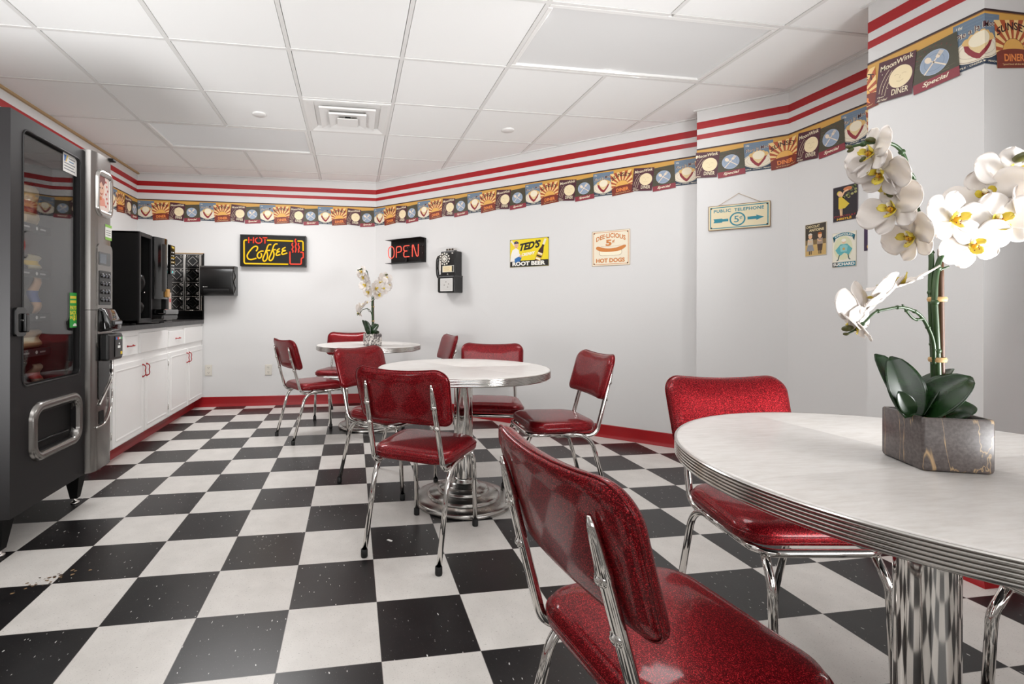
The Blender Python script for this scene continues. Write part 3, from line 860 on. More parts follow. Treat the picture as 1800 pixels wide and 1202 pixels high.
# paper towel dispenser
t = thing('wall_mounted_towel_dispenser', 'black wall mounted paper towel dispenser beside the tin backsplash', 'towel dispenser', (-.5675, 3.823, 1.19))
def towel():
    prof = [(0, 0), (-.15, 0), (-.195, .02), (-.212, .07), (-.215, .16), (-.205, .25), (-.18, .295), (-.12, .315), (0, .32)]
    sm = spline([(0, y, z) for y, z in prof], 4); R = []
    for x, k in ((-.166, .965), (-.160, .99), (-.15, 1.), (.15, 1.), (.160, .99), (.166, .965)):
        R.append([(x, p.y*k, .16+(p.z-.16)*k) for p in sm])
    mb = MB(); mb.loft(R, BLACKS, True, True, True); mb.build('cover', t, smooth_angle=35)
    mb = MB(); mb.box((-.13, -.219, .03), (.13, -.12, .07), BLACKM, None, .01, 2); mb.build('slot', t)
    mb = MB(); mb.tube(spline([(.167, -.19, .26), (.169, -.12, .2), (.169, -.19, .14), (.169, -.12, .08), (.167, -.17, .03)], 6), .006, BLACKG, 8); mb.build('side_rib', t)
    mb = MB(); mb.tube([(-.155, -.208, .135), (.155, -.208, .135)], .004, BLACKG, 8); mb.build('seam', t)
    p = Print(); p.poly(circ(-.125, .088, .004, 10), '#d8d8d6', 1); p.rect(-.117, .0855, -.085, .0905, '#8c8a88', 1)
    mb = MB(); p.emit(mb, Matrix(((1, 0, 0, 0), (0, 0, -1, -.2165), (0, 1, 0, 0), (0, 0, 0, 1)))); mb.build('badge', t)
towel()

# outlets
def outlet(x, z, label):
    t = thing('wall_outlet', label, 'outlet', (x, 3.8235, z), 0, 'wall outlets')
    mb = MB(); mb.box((-.036, -.007, -.058), (.036, 0, .058), IVORY, None, .004, 2); mb.build('plate', t)
    for s in (-1, 1):
        mb = MB(); M = Matrix.Translation((0, -.007, s*.026))
        mb.prism([(x_, z_) for x_, z_ in rrect(-.017, -.014, .017, .014, .008, 4)], 0, .003, IVORY, M @ Matrix(((1, 0, 0, 0), (0, 0, -1, 0), (0, 1, 0, 0), (0, 0, 0, 1))))
        for sx in (-.007, .007): mb.box((sx-.0014, -.0036, -.001), (sx+.0014, -.003, .008), BLACKM, M)
        mb.ball((0, -.003, -.007), .003, BLACKM, M, 8, (1, .3, 1)); mb.build('socket', t)
outlet(-.697, .392, 'ivory wall outlet low on the back wall right beside the white cabinets')
outlet(-.079, .388, 'ivory wall outlet low on the back wall behind the far left chair')

# ------------------------------------------------------------------ vending machine (front faces +x)
t = thing('vending_machine', 'tall black snack vending machine with glass window and silver control column', 'vending machine', (-.55, .47, 0))
VW, VT, VB = .785, 1.868, .19
YZ = Matrix(((0, 0, 1, 0), (1, 0, 0, 0), (0, 1, 0, 0), (0, 0, 0, 1)))     # (y, z, depth) -> world axes
def vending():
    mb = MB()
    B = -.85
    mb.box((B, 0, VB), (-.06, .012, VT), BLACKM); mb.box((B, VW-.012, VB), (-.06, VW, VT), BLACKM)
    mb.box((B, .012, VB), (B+.012, VW-.012, VT), BLACKM); mb.box((B+.012, .012, VT-.015), (-.06, VW-.012, VT), BLACKM)
    mb.box((B+.012, .012, VB), (-.06, VW-.012, VB+.015), BLACKM)
    mb.box((-.42, .012, .66), (-.41, .565, VT-.02), DARKIN); mb.box((-.41, .565, VB+.02), (-.06, .575, VT-.02), DARKIN); mb.box((-.41, .012, .66), (-.06, .565, .675), DARKIN)
    mb.build('cabinet', t)
    # door slab with rounded window and delivery opening
    def band(y0, y1, z0, z1): return (y0, z0), (y1, z1)
    mb = MB(); mb.plate(rpoly([(0, .665), (.568, .665), (.568, VT), (0, VT)], 0, 6), rrect(.078, .718, .522, 1.812, .03, 6), -.055, 0, CHAR, YZ)
    mb.plate(rpoly([(0, VB), (.568, VB), (.568, .665), (0, .665)], 0, 6), rrect(.165, .415, .485, .585, .035, 6), -.055, 0, CHAR, YZ)
    d = mb.build('door', t)
    mb = MB(); mb.tube([(0, y, z) for y, z in rrect(.078, .718, .522, 1.812, .03, 8)], .004, BLACKS, 6, True); mb.build('gasket', d)
    mb = MB(); mb.prism(rrect(.074, .714, .526, 1.816, .03, 6), -.02, -.015, GLASS, YZ); mb.build('glass_pane', d)
    # delivery hatch
    mb = MB(); o = rrect(.118, .372, .522, .636, .075, 10); i = rrect(.165, .415, .485, .588, .045, 10)
    L = lambda f: [(a[0]+(b[0]-a[0])*f, a[1]+(b[1]-a[1])*f) for a, b in zip(o, i)]
    mb.loft([[(x, y, z) for y, z in L(f)] for f, x in ((0, .0), (.06, .010), (.2, .018), (.45, .021), (.7, .018), (.92, .008), (1., -.02))], PANELM, True)
    h = mb.build('delivery_hatch', t)
    mb = MB(); mb.prism(rrect(.16, .41, .49, .592, .04, 6), -.05, -.022, BLACKM, YZ); mb.tube([(-.02, .2, .45), (-.02, .45, .45)], .006, BLACKS, 8); mb.build('flap', h)
    # left hand lock recess
    mb = MB(); mb.prism(rrect(.014, .935, .078, 1.055, .014, 5), 0, .014, BLACKG, YZ); mb.box((.014, .05, .95), (.03, .075, 1.03), BLACKG, None, .006, 2)
    lk = mb.build('lock_handle', t); mb = MB(); mb.lathe([(0, .012), (.008, .012), (.010, .008), (.010, 0)], CHROME, 16, Matrix.Translation((.016, .060, 1.0)) @ Matrix.Rotation(pi/2, 4, 'Y')); mb.build('lock', lk)
    # silver control column
    y0, y1 = .568, VW
    sec = [(0, y0), (.022, y0+.008), (.034, y0+.03), (.036, y0+.06), (.036, y1-.04), (.03, y1-.012), (.012, y1)]
    mb = MB()
    for z0, z1 in ((1.045, VT+.012), (.19, 1.042)):
        mb.loft([[(x-.05 if k in (0, len(sec)+1) else x, y, z) for k, (x, y) in enumerate([(-.0, y0)]+sec+[(-.0, y1)])] for z in (z0, z0+.004, z1-.03, z1-.008, z1)], PANELM, True, True, True, False)
    cc = mb.build('control_column', t, smooth_angle=30)
    def pr_(mbx, y0_, z0_, y1_, z1_, r, a, b, m): mbx.prism(rrect(y0_, z0_, y1_, z1_, r, 5), a, b, m, YZ)
    # advert screen with rounded bezel
    mb = MB(); o = rrect(.600, 1.545, .770, 1.80, .05, 8); i = rrect(.622, 1.585, .742, 1.765, .012, 8)
    mb.loft([[(x, y+(yi-y)*f, z+(zi-z)*f) for (y, z), (yi, zi) in zip(o, i)] for f, x in ((0, .034), (.15, .047), (.45, .05), (.8, .046), (1., .036))], STEEL, True); mb.build('bezel', cc)
    p = Print(); p.rect(.618, 1.58, .746, 1.77, '#f1dcd2', 0)
    p.poly(circ(.652, 1.70, .036, 20, .05), '#e8b79d', 1); p.poly([(.618, 1.77), (.69, 1.77), (.70, 1.74), (.675, 1.715), (.655, 1.735), (.632, 1.715), (.624, 1.69), (.618, 1.69)], '#7d3a33', 2)
    p.poly(circ(.642, 1.70, .005, 10), '#43211f', 3); p.poly(circ(.664, 1.702, .005, 10), '#43211f', 3); p.line([(.642, 1.672), (.655, 1.667), (.668, 1.673)], .006, '#b3473a', 3)
    p.poly([(.618, 1.6), (.7, 1.61), (.69, 1.648), (.65, 1.655), (.618, 1.648)], '#e59a86', 1); p.poly([(.63, 1.63), (.66, 1.638), (.655, 1.655), (.635, 1.65)], '#d8702f', 2)
    for k in range(7): p.poly(circ(.705+.01*(k % 3), 1.742-.022*k, .007, 10), '#cc4f46', 2)
    mb = MB(); p.emit(mb, YZ @ Matrix.Translation((0, 0, .0365)), .0003); mb.build('screen', cc)
    mb = MB(); pr_(mb, .612, .84, .774, 1.40, .03, .034, .040, PANELM); pr_(mb, .622, 1.285, .75, 1.355, .008, .039, .0415, BLACKG); mb.build('selection_panel', cc)
    mb = MB(); pr_(mb, .632, 1.295, .70, 1.345, .004, .041, .0425, mat('display_grey', '#6c737b', .3)); mb.build('display', cc)
    kp = MB(); pr_(kp, .626, 1.07, .752, 1.255, .008, .039, .0425, BLACKS); kpo = kp.build('keypad', cc)
    lab = ['1', '2', '3', '4', '5', '6', '7', '8', '9', '*', '0', '#']
    for r in range(4):
        for c in range(3):
            y, z = .655+.034*c, 1.228-.043*r
            mb = MB(); mb.lathe([(0, .008), (.009, .0075), (.0115, .005), (.012, 0)], BLACKG, 14, YZ @ Matrix.Translation((y, z, .0425)), True)
            q = Print(); q.text(lab[r*3+c], y-.004, z-.006, y+.004, z+.006, '#c9cfe0', 1, .01); q.emit(mb, YZ @ Matrix.Translation((0, 0, .0506)))
            mb.build('button', kpo)
    # black lower inset, bill acceptor, card reader, trim
    mb = MB(); mb.prism(rpoly([(.625, .52), (.70, .62), (.775, .70), (.775, 1.05), (.625, 1.05)], [.02, .1, .03, .02, .02], 6), .034, .0395, BLACKG, YZ); mb.build('lower_inset', cc)
    mb = MB()
    mb.loft([[(x, y, z) for y, z in rrect(.630+i_, a, .768-i_, b, .012, 5)] for x, a, b, i_ in ((.036, .925, 1.055, 0), (.062, .93, 1.045, .002), (.088, .935, .99, .004), (.094, .94, .985, .01))], BLACKG, True, False, True)
    mb.box((.088, .65, .962), (.104, .75, .985), BLACKS, None, .004, 2); mb.box((.104, .66, .967), (.106, .74, .980), mat('lamp_grey', '#8f9296', .3)); mb.build('bill_acceptor', t)
    mb = MB(); mb.box((.038, .632, .768), (.085, .800, .915), BLACKS, None, .012, 3); cr = mb.build('card_reader', t)
    mb = MB(); mb.box((.085, .70, .785), (.0885, .788, .90), BLACKG, None, .001, 1)
    for k, c in enumerate(('#4a7fd0', '#d64b3a', '#e8e8e8', '#58b368')): mb.box((.0885, .708+.019*k, .88), (.0895, .722+.019*k, .892), ink(c))
    mb.box((.0885, .73, .832), (.0895, .758, .846), ink('#f2f2f0')); mb.box((.0885, .762, .795), (.0895, .782, .812), ink('#e4c33a')); mb.ball((.0885, .745, .856), .005, ink('#d9d9d6'), None, 8); mb.build('reader_face', cr)
    mb = MB(); mb.tube(spline([(.042, .632, .535), (.044, .70, .60), (.044, .76, .66), (.044, .768, .72), (.044, .768, .80)], 6), .006, CHROME, 8)
    mb.tube(spline([(.04, .60, .42), (.044, .69, .43), (.044, .755, .50), (.044, .768, .60)], 6), .005, CHROME, 8); mb.build('chrome_trim', cc)
    mb = MB(); pr_(mb, .635, .43, .685, .50, .006, .034, .0385, BLACKM); mb.build('coin_return', cc)
    mb = MB(); mb.box((.02, VW-.03, VT+.01), (.05, VW+.012, VT+.024), BLACKM, None, .003, 1); mb.build('top_hinge', t)
    # stickers
    p = Print(); p.rect(.396, 1.722, .516, 1.812, '#eceae6', 1); p.rect(.404, 1.772, .424, 1.804, '#3f6fae', 2); p.poly([(.414, 1.772), (.43, 1.804), (.438, 1.804), (.424, 1.772)], '#d8b83b', 3)
    for k in range(5): p.rect(.404 if k > 1 else .446, 1.79-.014*k, .50-.012*(k % 2), 1.796-.014*k, '#5d86a8' if k == 1 else '#8b8d90', 2)
    mb = MB(); p.emit(mb, YZ @ Matrix.Translation((0, 0, -.0148))); tag(mb.build('sticker', t), 'white service sticker')
    p = Print(); p.rect(.456, .955, .520, 1.13, '#2f9a3e', 1)
    for k, (a, b, s_) in enumerate(((1.045, 1.065, 'PAYS'), (1.02, 1.04, 'BACK'))): p.text(s_, .46, a, .516, b, '#efd83c', 2, .03)
    p.text('IN', .46, .998, .482, 1.014, '#efd83c', 2, .03); p.text('$1', .486, .988, .516, 1.018, '#efd83c', 2, .04)
    p.rect(.46, 1.1, .514, 1.114, '#d9c93f', 2); p.rect(.46, 1.078, .514, 1.092, '#d9c93f', 2); p.poly(circ(.503, .962, .017, 14, .014, 0, pi), '#f2f0ea', 2)
    mb = MB(); p.emit(mb, YZ @ Matrix.Translation((0, 0, -.0148))); tag(mb.build('sticker', t), 'green and yellow pay back sticker')
    p = Print(); p.rect(.70, 1.43, .772, 1.515, '#efefe8', 1); p.rect(.70, 1.43, .772, 1.445, '#8cc152', 2); p.rect(.70, 1.50, .772, 1.515, '#8cc152', 2)
    for k in range(3): p.rect(.708, 1.456+.012*k, .76, 1.460+.012*k, '#8b8f8b', 2)
    mb = MB(); p.emit(mb, YZ @ Matrix.Translation((0, 0, .0362))); tag(mb.build('sticker', t), 'white and lime notice sticker')
    # legs
    for x in (-.10, -.78):
        for y in (.10, VW-.105):
            mb = MB(); mb.loft([[(x+sx*a, y+sy*a, z) for sx, sy in ((-1, -1), (1, -1), (1, 1), (-1, 1))] for a, z in ((.042, VB), (.017, .03))], BLACKM, True, True, True, False)
            mb.lathe([(.010, .03), (.010, .012), (.02, .010), (.022, 0), (0, 0)], ALU, 12, Matrix.Translation((x, y, 0))); mb.build('leg', t)
    # trays with spirals
    for z in (1.455, 1.235, 1.02, .85):
        mb = MB(); mb.box((-.40, .02, z-.012), (-.155, .55, z), BLACKM); mb.box((-.158, .02, z-.032), (-.150, .55, z+.004), mat('tray_front', '#2c2c2d', .5))
        q = Print()
        for k in range(4):
            q.poly(circ(.06+.125*k, z-.014, .009, 12), '#cfcfcb', 1); q.rect(.085+.125*k, z-.018, .13+.125*k, z-.010, '#9a9a98', 1)
        q.emit(mb, YZ @ Matrix.Translation((0, 0, -.1498))); tr = mb.build('tray', t)
        for k in range(4):
            mb = MB(); c = .10+.118*k
            mb.tube([(-.39+.12*i/60, c+.04*cos(i*2*pi/12), z+.046+.04*sin(i*2*pi/12)) for i in range(61)], .0022, ALU, 5); mb.build('spiral', tr)
vending()
def snack(x, y, z, fn, label, rz=0.):
    s = thing('snack_pack', label, 'snack', (-.55+x, .47+y, z), rz, 'snacks inside the vending machine'); fn(s)
def pillow(s, w, h, d, m, band=None):
    mb = MB(); n = 10; rings = []
    for i in range(n+1):
        v = i/n; k = sin(pi*max(.03, min(.97, v)))**.6
        rings.append([(d*k*cos(a)*.5+.012*sin(v*9), w*.5*sin(a)*(.86+.14*k), v*h) for a in [2*pi*j/20 for j in range(20)]])
    mb.loft(rings, m, True, True, True); mb.build('wrapper', s)
    if band:
        mb = MB(); rings = []
        for v in (.3, .4, .5, .6):
            k = sin(pi*v)**.6; rings.append([(d*k*cos(a)*.5*1.02+.012*sin(v*9), w*.5*sin(a)*(.86+.14*k)*1.02, v*h) for a in [2*pi*j/20 for j in range(20)]])
        mb.loft(rings, band, True); mb.build('label_band', s)
def donut(s):
    pillow(s, .15, .20, .07, mat('bread', '#d8bf95', .6), mat('print_red_band', '#a8342f', .4))
    mb = MB(); R = random.Random(5); rings = []
    for i in range(9):
        v = i/8; k = sin(pi*max(.04, min(.96, v)))**.5
        rings.append([((.055+.01*R.random())*k*cos(a), (.085+.014*R.random())*k*sin(a), -.004+.225*v) for a in [2*pi*j/18 for j in range(18)]])
    mb.loft(rings, FILM, True, True, True); mb.build('clear_wrap', s)
snack(-.215, .468, 1.46, donut, 'large clear wrapped pastry bag on the top tray of the vending machine')
snack(-.19, .47, 1.24, lambda s: pillow(s, .10, .075, .05, mat('candy_pack', '#b9ae8a', .35), mat('print_yellow', '#d3b13a', .4)), 'small yellow and grey candy pack on the second tray of the vending machine')
snack(-.19, .49, 1.025, lambda s: pillow(s, .06, .19, .045, mat('wafer_pack', '#c99c77', .35), mat('print_blue', '#35508f', .4)), 'tall narrow orange wafer pack with blue band on the third tray of the vending machine', .1)
snack(-.20, .465, .855, lambda s: pillow(s, .16, .09, .06, mat('cookie_pack', '#a98a66', .4), mat('print_cream', '#e2d3ac', .4)), 'wide brown and cream cookie pack on the lowest tray of the vending machine')
snack(-.17, .46, .677, lambda s: pillow(s, .07, .10, .05, mat('jerky_pack', '#8a7a66', .4), mat('print_redb', '#b03a34', .4)), 'grey pack with red top lying on the floor of the vending machine')

# ------------------------------------------------------------------ wall signs
S2 = sqrt(.5)
def wframe(o, wallname):
    """(right, up, out of the wall) frame standing on a wall point"""
    if wallname == 'back': r, n = (1, 0, 0), (0, -1, 0)
    elif wallname == 'diag': r, n = (S2, -S2, 0), (-S2, -S2, 0)
    else: r, n = (0, -1, 0), (-1, 0, 0)
    return frame(o, r, (0, 0, 1), n)
def sign_root(name, label, cat, o, wn, group=None):
    t = thing(name, label, cat, (0, 0, 0), 0, group); t.matrix_world = wframe(o, wn); return t
NEON_Y = mat('neon_yellow', '#3a2f00', .4, emit='#ffc400', estr=.95)
NEON_R = mat('neon_red', '#3a0800', .4, emit='#ff3f26', estr=.95)
NEON_O = mat('neon_orange', '#3a0a04', .4, emit='#ff5c4a', estr=1.0)

t = sign_root('coffee_sign', 'black illuminated sign reading HOT Coffee with a red cup outline on the back wall', 'sign', (-.022, 3.8245, 1.681), 'back')
def coffee_sign():
    w, h, d = .345, .170, .055
    mb = MB(); mb.box((-w, -h, 0), (w, h, d), BLACKM, None, .004, 1)
    for lo, hi in (((-w, -h, d), (w, -h+.012, d+.005)), ((-w, h-.012, d), (w, h, d+.005)), ((-w, -h+.012, d), (-w+.012, h-.012, d+.005)), ((w-.012, -h+.012, d), (w, h-.012, d+.005))): mb.box(lo, hi, BLACKS)
    mb.build('box', t)
    def P(x, y):
        u = (x-180)/1475; top = 155+55*u; bot = 882+30*u; return (-w+2*w*u, h-2*h*(y-top)/(bot-top), d+.006)
    Y = [[(335, 288), (285, 290), (268, 312), (272, 790), (290, 825), (1250, 848)], [(775, 298), (1360, 322)], [(1460, 322), (1560, 325), (1585, 350), (1588, 545)]]
    mb = MB()
    for l in Y: mb.tube(fillet([P(*q) for q in l], .012, 4), .0075, NEON_Y, 8)
    mb.build('border_tube', t)
    words_ = [[(535, 545), (562, 500), (563, 450), (525, 432), (470, 455), (410, 520), (360, 590), (338, 650), (360, 715), (420, 735), (490, 722), (540, 708)],
              [(698, 545), (640, 548), (590, 580), (562, 630), (570, 680), (605, 705), (645, 680), (655, 630), (640, 590)],
              [(870, 396), (820, 400), (790, 440), (760, 530), (710, 650), (685, 720), (700, 768), (735, 770), (775, 720), (788, 640), (775, 570), (745, 540), (845, 528)],
              [(1010, 385), (960, 388), (925, 430), (900, 510), (850, 640), (822, 715), (838, 758), (875, 755), (915, 700), (932, 620), (920, 560), (890, 528), (970, 512)],
              [(1060, 488), (1010, 520), (1000, 550), (1055, 555), (1000, 580), (980, 620), (1000, 645), (1075, 625)],
              [(1190, 460), (1130, 495), (1120, 530), (1190, 535), (1125, 560), (1105, 595), (1130, 620), (1230, 590)]]
    mb = MB()
    for l in words_: mb.tube(spline([P(*q) for q in l], 5), .0072, NEON_Y, 8)
    mb.build('script_tube', t)
    R_ = [[(372, 225), (372, 358)], [(475, 228), (475, 362)], [(400, 288), (445, 290)], [(680, 240), (780, 243)], [(730, 268), (730, 370)],
          [(565, 238), (525, 268), (518, 310), (545, 350), (590, 365), (635, 350), (660, 310), (645, 262), (605, 236)]]
    mb = MB()
    for i, l in enumerate(R_): mb.tube(spline([P(*q) for q in l], 5) if i == 5 else [P(*q) for q in l], .0058, NEON_R, 8)
    mb.build('letter_tube', t)
    mb = MB()
    mb.tube(fillet([P(*q) for q in [(1288, 560), (1292, 845), (1545, 850), (1548, 715), (1592, 700), (1592, 580), (1525, 576)]], .014, 5), .0072, NEON_R, 8)
    for l in ([(1352, 362), (1336, 410), (1360, 460), (1338, 510), (1360, 550), (1348, 582)], [(1425, 275), (1402, 320), (1430, 385), (1412, 440), (1428, 500), (1412, 580)], [(1490, 368), (1478, 410), (1502, 465), (1482, 520), (1492, 550), (1478, 582)]):
        mb.tube(spline([P(*q) for q in l], 5), .0068, NEON_R, 8)
    mb.build('cup_tube', t)
coffee_sign()

def diag_pt(s, z, gap=.001): return (1.085+S2*s-S2*gap, 3.825-S2*s-S2*gap, z)
t = sign_root('open_sign', 'black open neon sign tray with red tube letters reading OPEN on the diagonal wall', 'sign', diag_pt(.470, 1.673), 'diag')
def open_sign():
    w, h = .238, .127
    mb = MB(); mb.box((-w, -h, 0), (w, h, .004), BLACKM); mb.box((-w, h-.003, 0), (w, h, .105), BLACKM); mb.box((-w, -h, 0), (w, -h+.003, .105), BLACKM); mb.box((w-.003, -h, 0), (w, h, .03), BLACKM, None)
    mb.box((-.02, -h, .004), (0, -.06, .03), CHAR, None, .003, 1); mb.build('tray', t)
    mb = MB()
    for l in ([(-.15, -.02, .02), (-.05, -.045, .03), (0, -.08, .02)], [(.02, .03, .01), (.12, .05, .02), (.2, .045, .02)], [(-.19, .02, .01), (-.18, -.05, .015)]): mb.tube(spline(l, 5), .0022, BLACKS, 6)
    for x, y in ((.205, .045), (.205, -.03), (-.19, .05), (0, .04)): mb.ball((x, y, .012), .005, CHROME, None, 8)
    mb.build('wiring', t)
    # letters, on standoffs in front of the tray
    D = .062
    def P(x, y): # picture measure -> tray
        u = (x-415)/(1225-415); top = 470-50*u; bot = 778-40*u
        return (-.226+.415*u, .060-.128*(y-top)/(bot-top), D)
    L = [[(485, 775), (440, 750), (415, 690), (412, 560), (440, 495), (490, 470), (540, 495), (568, 560), (568, 690), (540, 750), (500, 775)]]
    mb = MB(); mb.tube(spline([P(*q) for q in L[0]], 5), .0052, NEON_O, 8)
    for l in ([(632, 760), (632, 520), (650, 475), (745, 470), (768, 520), (765, 590), (740, 610), (665, 625)], [(975, 455), (850, 462), (828, 500), (832, 570), (862, 595), (970, 592), (862, 597), (832, 640), (832, 720), (855, 748), (978, 740)], [(1058, 745), (1058, 450), (1082, 438), (1170, 730), (1190, 738), (1212, 720), (1215, 425)]):
        mb.tube(fillet([P(*q) for q in l], .012, 4), .0052, NEON_O, 8)
    mb.build('neon_letters', t)
    mb = MB()
    for x in (-.16, -.06, .05, .15): mb.tube([(x, .0, .004), (x, .0, D)], .004, CHAR, 6)
    mb.build('standoff', t)
open_sign()

def diag_s(x): return (x-1.085)/S2
t = sign_root('wall_telephone', 'vintage black wall payphone with cream dial and handset on the diagonal wall', 'telephone', diag_pt(1.066, 1.43), 'diag')
def phone():
    mb = MB(); mb.box((-.088, -.06, 0), (.088, .195, .125), BLACKS, None, .012, 3); mb.box((-.098, -.215, 0), (.098, -.05, .155), BLACKS, None, .010, 3); mb.box((-.10, -.062, 0), (.10, -.045, .150), BLACKG, None, .006, 2); mb.build('body', t)
    mb = MB(); mb.box((-.045, .195, .04), (.06, .225, .10), CHROME, None, .01, 2)
    for k in range(3): mb.lathe([(.009, .002), (.009, 0), (0, 0)], BLACKM, 12, Matrix.Translation((-.025+.032*k, .212, .1)))
    mb.build('coin_slots', t)
    mb = MB(); M = Matrix.Translation((-.032, .118, .125))
    mb.lathe([(.0, .012), (.022, .012), (.024, .01), (.05, .006), (.056, .004), (.058, 0)], BLACKG, 32, M)
    dl = mb.build('dial', t); mb = MB()
    mb.lathe([(0, .016), (.018, .016), (.02, .013)], IVORY, 20, M); mb.lathe([(.026, .0125), (.036, .011)], IVORY, 24, M)
    for k in range(12):
        a = 2*pi*k/12; mb.ball((-.032+.054*cos(a), .118+.054*sin(a), .134), .0105, IVORY, None, 8, (1, 1, .5))
    mb.build('dial_numbers', dl)
    p = Print(); p.rect(-.064, -.012, .072, .052, '#c9c6c0', 1); p.rect(-.058, -.008, .05, .048, '#e6d6ad', 2)
    for k in range(5): p.rect(-.045, .036-.008*k, .03-.01*(k % 2), .038-.008*k, '#b79f77', 3)
    mb = MB(); p.emit(mb, Matrix.Translation((0, 0, .1252))); mb.box((.052, -.008, .125), (.066, .048, .13), BLACKM); tag(mb.build('instruction_card', t), 'cream instruction card')
    mb = MB(); mb.ball((-.0, -.033, .126), .009, CHROME, None, 10); mb.ball((.055, .17, .126), .011, CHROME, None, 10); mb.build('lock', t)
    p = Print(); p.rect(-.068, -.2, .078, -.075, '#d9d8d5', 1); p.rect(-.06, -.193, .07, -.082, '#c6c4c0', 2)
    for x, y in ((0, -.11), (-.02, -.14), (.02, -.16), (.03, -.13)): p.poly(circ(x, y, .006, 8), '#77726c', 3)
    mb = MB(); p.emit(mb, Matrix.Translation((0, 0, .1552))); tag(mb.build('coin_return_plate', t), 'bright metal coin plate')
    mb = MB(); mb.box((-.112, -.205, .03), (-.098, -.07, .14), CHROME, None, .003, 1); mb.build('side_plate', t)
    mb = MB(); mb.box((-.10, .0, .06), (-.088, .10, .12), IVORY, None, .003, 1); mb.build('side_card', t)
    mb = MB(); mb.tube(spline([(-.118, .145, .10), (-.135, .12, .105), (-.140, .04, .105), (-.132, -.04, .105), (-.112, -.065, .10)], 6), [.018]*4+[.016]*16+[.018]*5, BLACKG, 12)
    mb.lathe([(0, 0), (.027, .0), (.029, .012), (.02, .03), (.014, .04)], BLACKG, 18, Matrix.Translation((-.094, .138, .10)) @ Matrix.Rotation(-pi/2, 4, 'Y'))
    mb.lathe([(0, 0), (.027, .0), (.029, .012), (.02, .03), (.014, .04)], BLACKG, 18, Matrix.Translation((-.090, -.058, .10)) @ Matrix.Rotation(-pi/2, 4, 'Y')); mb.build('handset', t)
    mb = MB(); mb.box((-.10, .02, .09), (-.08, .05, .11), CHROME, None, .003, 1); mb.build('hook', t)
phone()

def plate_sign(name, label, cat, o, wn, w, h, col, edge, prnt, screws=None, thick=.004, roll=0., group=None):
    t = sign_root(name, label, cat, o, wn, group)
    if roll: t.matrix_world = t.matrix_world @ Matrix.Rotation(roll, 4, 'Z')
    mb = MB(); mb.box((-w/2, -h/2, 0), (w/2, h/2, thick), ink(edge), None, .001, 1); mb.build('panel', t)
    mb = MB(); p = Print(); e = .004; p.rect(-w/2+e, -h/2+e, w/2-e, h/2-e, col, 0); prnt(p, w, h); p.emit(mb, Matrix.Translation((0, 0, thick+.0003)), .0002); mb.build('artwork', t)
    if screws:
        for x, y in screws:
            mb = MB(); mb.lathe([(0, .003), (.004, .0025), (.005, 0)], mat('dark_screw', '#4b3c30', .4, metal=.6), 10, Matrix.Translation((x, y, thick+.001))); mb.build('screw', t)
    return t
def art_beer(p, w, h):
    W, Hh = w/2-.004, h/2-.004
    p.rect(-W, -Hh, W, -Hh+.055, '#171514', 1)
    p.text('ROOT BEER', -W+.022, -Hh+.008, W-.028, -Hh+.046, '#f2efe6', 6, .05)
    wp = lambda x, y: (x, y+.012*(x/.1))
    p.text('TED\'S', -.09, .028, .115, .098, '#151312', 3, .05, .35, 1, wp)
    p.text('CREAMY', -.07, -.024, .06, .004, '#f5f1e4', 9, .04, 0, 1, wp)
    # generic ball player: bat, cap, head, jersey, sleeve
    p.line([(-.178, .118), (-.13, .06)], .016, '#efe6d2', 2)
    p.poly([(-W, -.075), (-W+.005, -.02), (-.165, .03), (-.13, .05), (-.10, .03), (-.095, -.005), (-.07, -.03), (-.095, -.075)], '#f0ece4', 3)
    p.poly(circ(-.125, .072, .021, 18, .026), '#e0b291', 4); p.poly([(-.148, .085), (-.146, .104), (-.128, .113), (-.108, .106), (-.098, .09), (-.12, .088)], '#23355e', 5); p.poly(circ(-.122, .1, .005, 10), '#b23a34', 6)
    p.poly([(-.142, -.05), (-.10, -.03), (-.07, -.042), (-.085, -.072), (-.115, -.09), (-.14, -.08)], '#2466a8', 4); p.poly(circ(-.082, -.028, .012, 12), '#e0b291', 5)
    p.line([(-.132, .072), (-.131, .07)], .004, '#3b2a22', 6); p.line([(-.118, .073), (-.117, .071)], .004, '#3b2a22', 6); p.line([(-.13, .058), (-.12, .056)], .002, '#8f3f33', 6)
    r = rot2(.105, -.02, radians(-22))
    p.poly([r(*q) for q in [(.08, -.10), (.13, -.10), (.134, -.03), (.13, .01), (.117, .05), (.115, .095), (.097, .095), (.095, .05), (.082, .01), (.078, -.03)]], '#3a1a14', 4)
    p.poly([r(*q) for q in [(.0955, .07), (.1165, .07), (.116, .125), (.096, .125)]], '#e9e2cf', 5); p.poly([r(*q) for q in [(.081, -.075), (.131, -.075), (.132, -.005), (.08, -.005)]], '#d2a437', 5)
    for k in range(3): p.poly([r(*q) for q in [(.084, -.07+.024*k), (.128, -.07+.024*k), (.128, -.056+.024*k), (.084, -.056+.024*k)]], '#f2ead2' if k != 1 else '#1d1614', 6)
plate_sign('root_beer_sign', 'yellow metal Ted\'s creamy root beer sign with ball player and bottle', 'sign', diag_pt(1.871, 1.569), 'diag', .38, .256, '#ecd31f', '#8d8450', art_beer, ((-.183, .121), (.183, .121), (.183, -.121), (-.183, -.121)))
def frame_lines(p, w, h, ins, lw, col, l):
    x, y = w/2-ins, h/2-ins
    p.ring([(-x, -y), (x, -y), (x, y), (-x, y)], [(-x+lw, -y+lw), (x-lw, -y+lw), (x-lw, y-lw), (-x+lw, y-lw)], col, l)
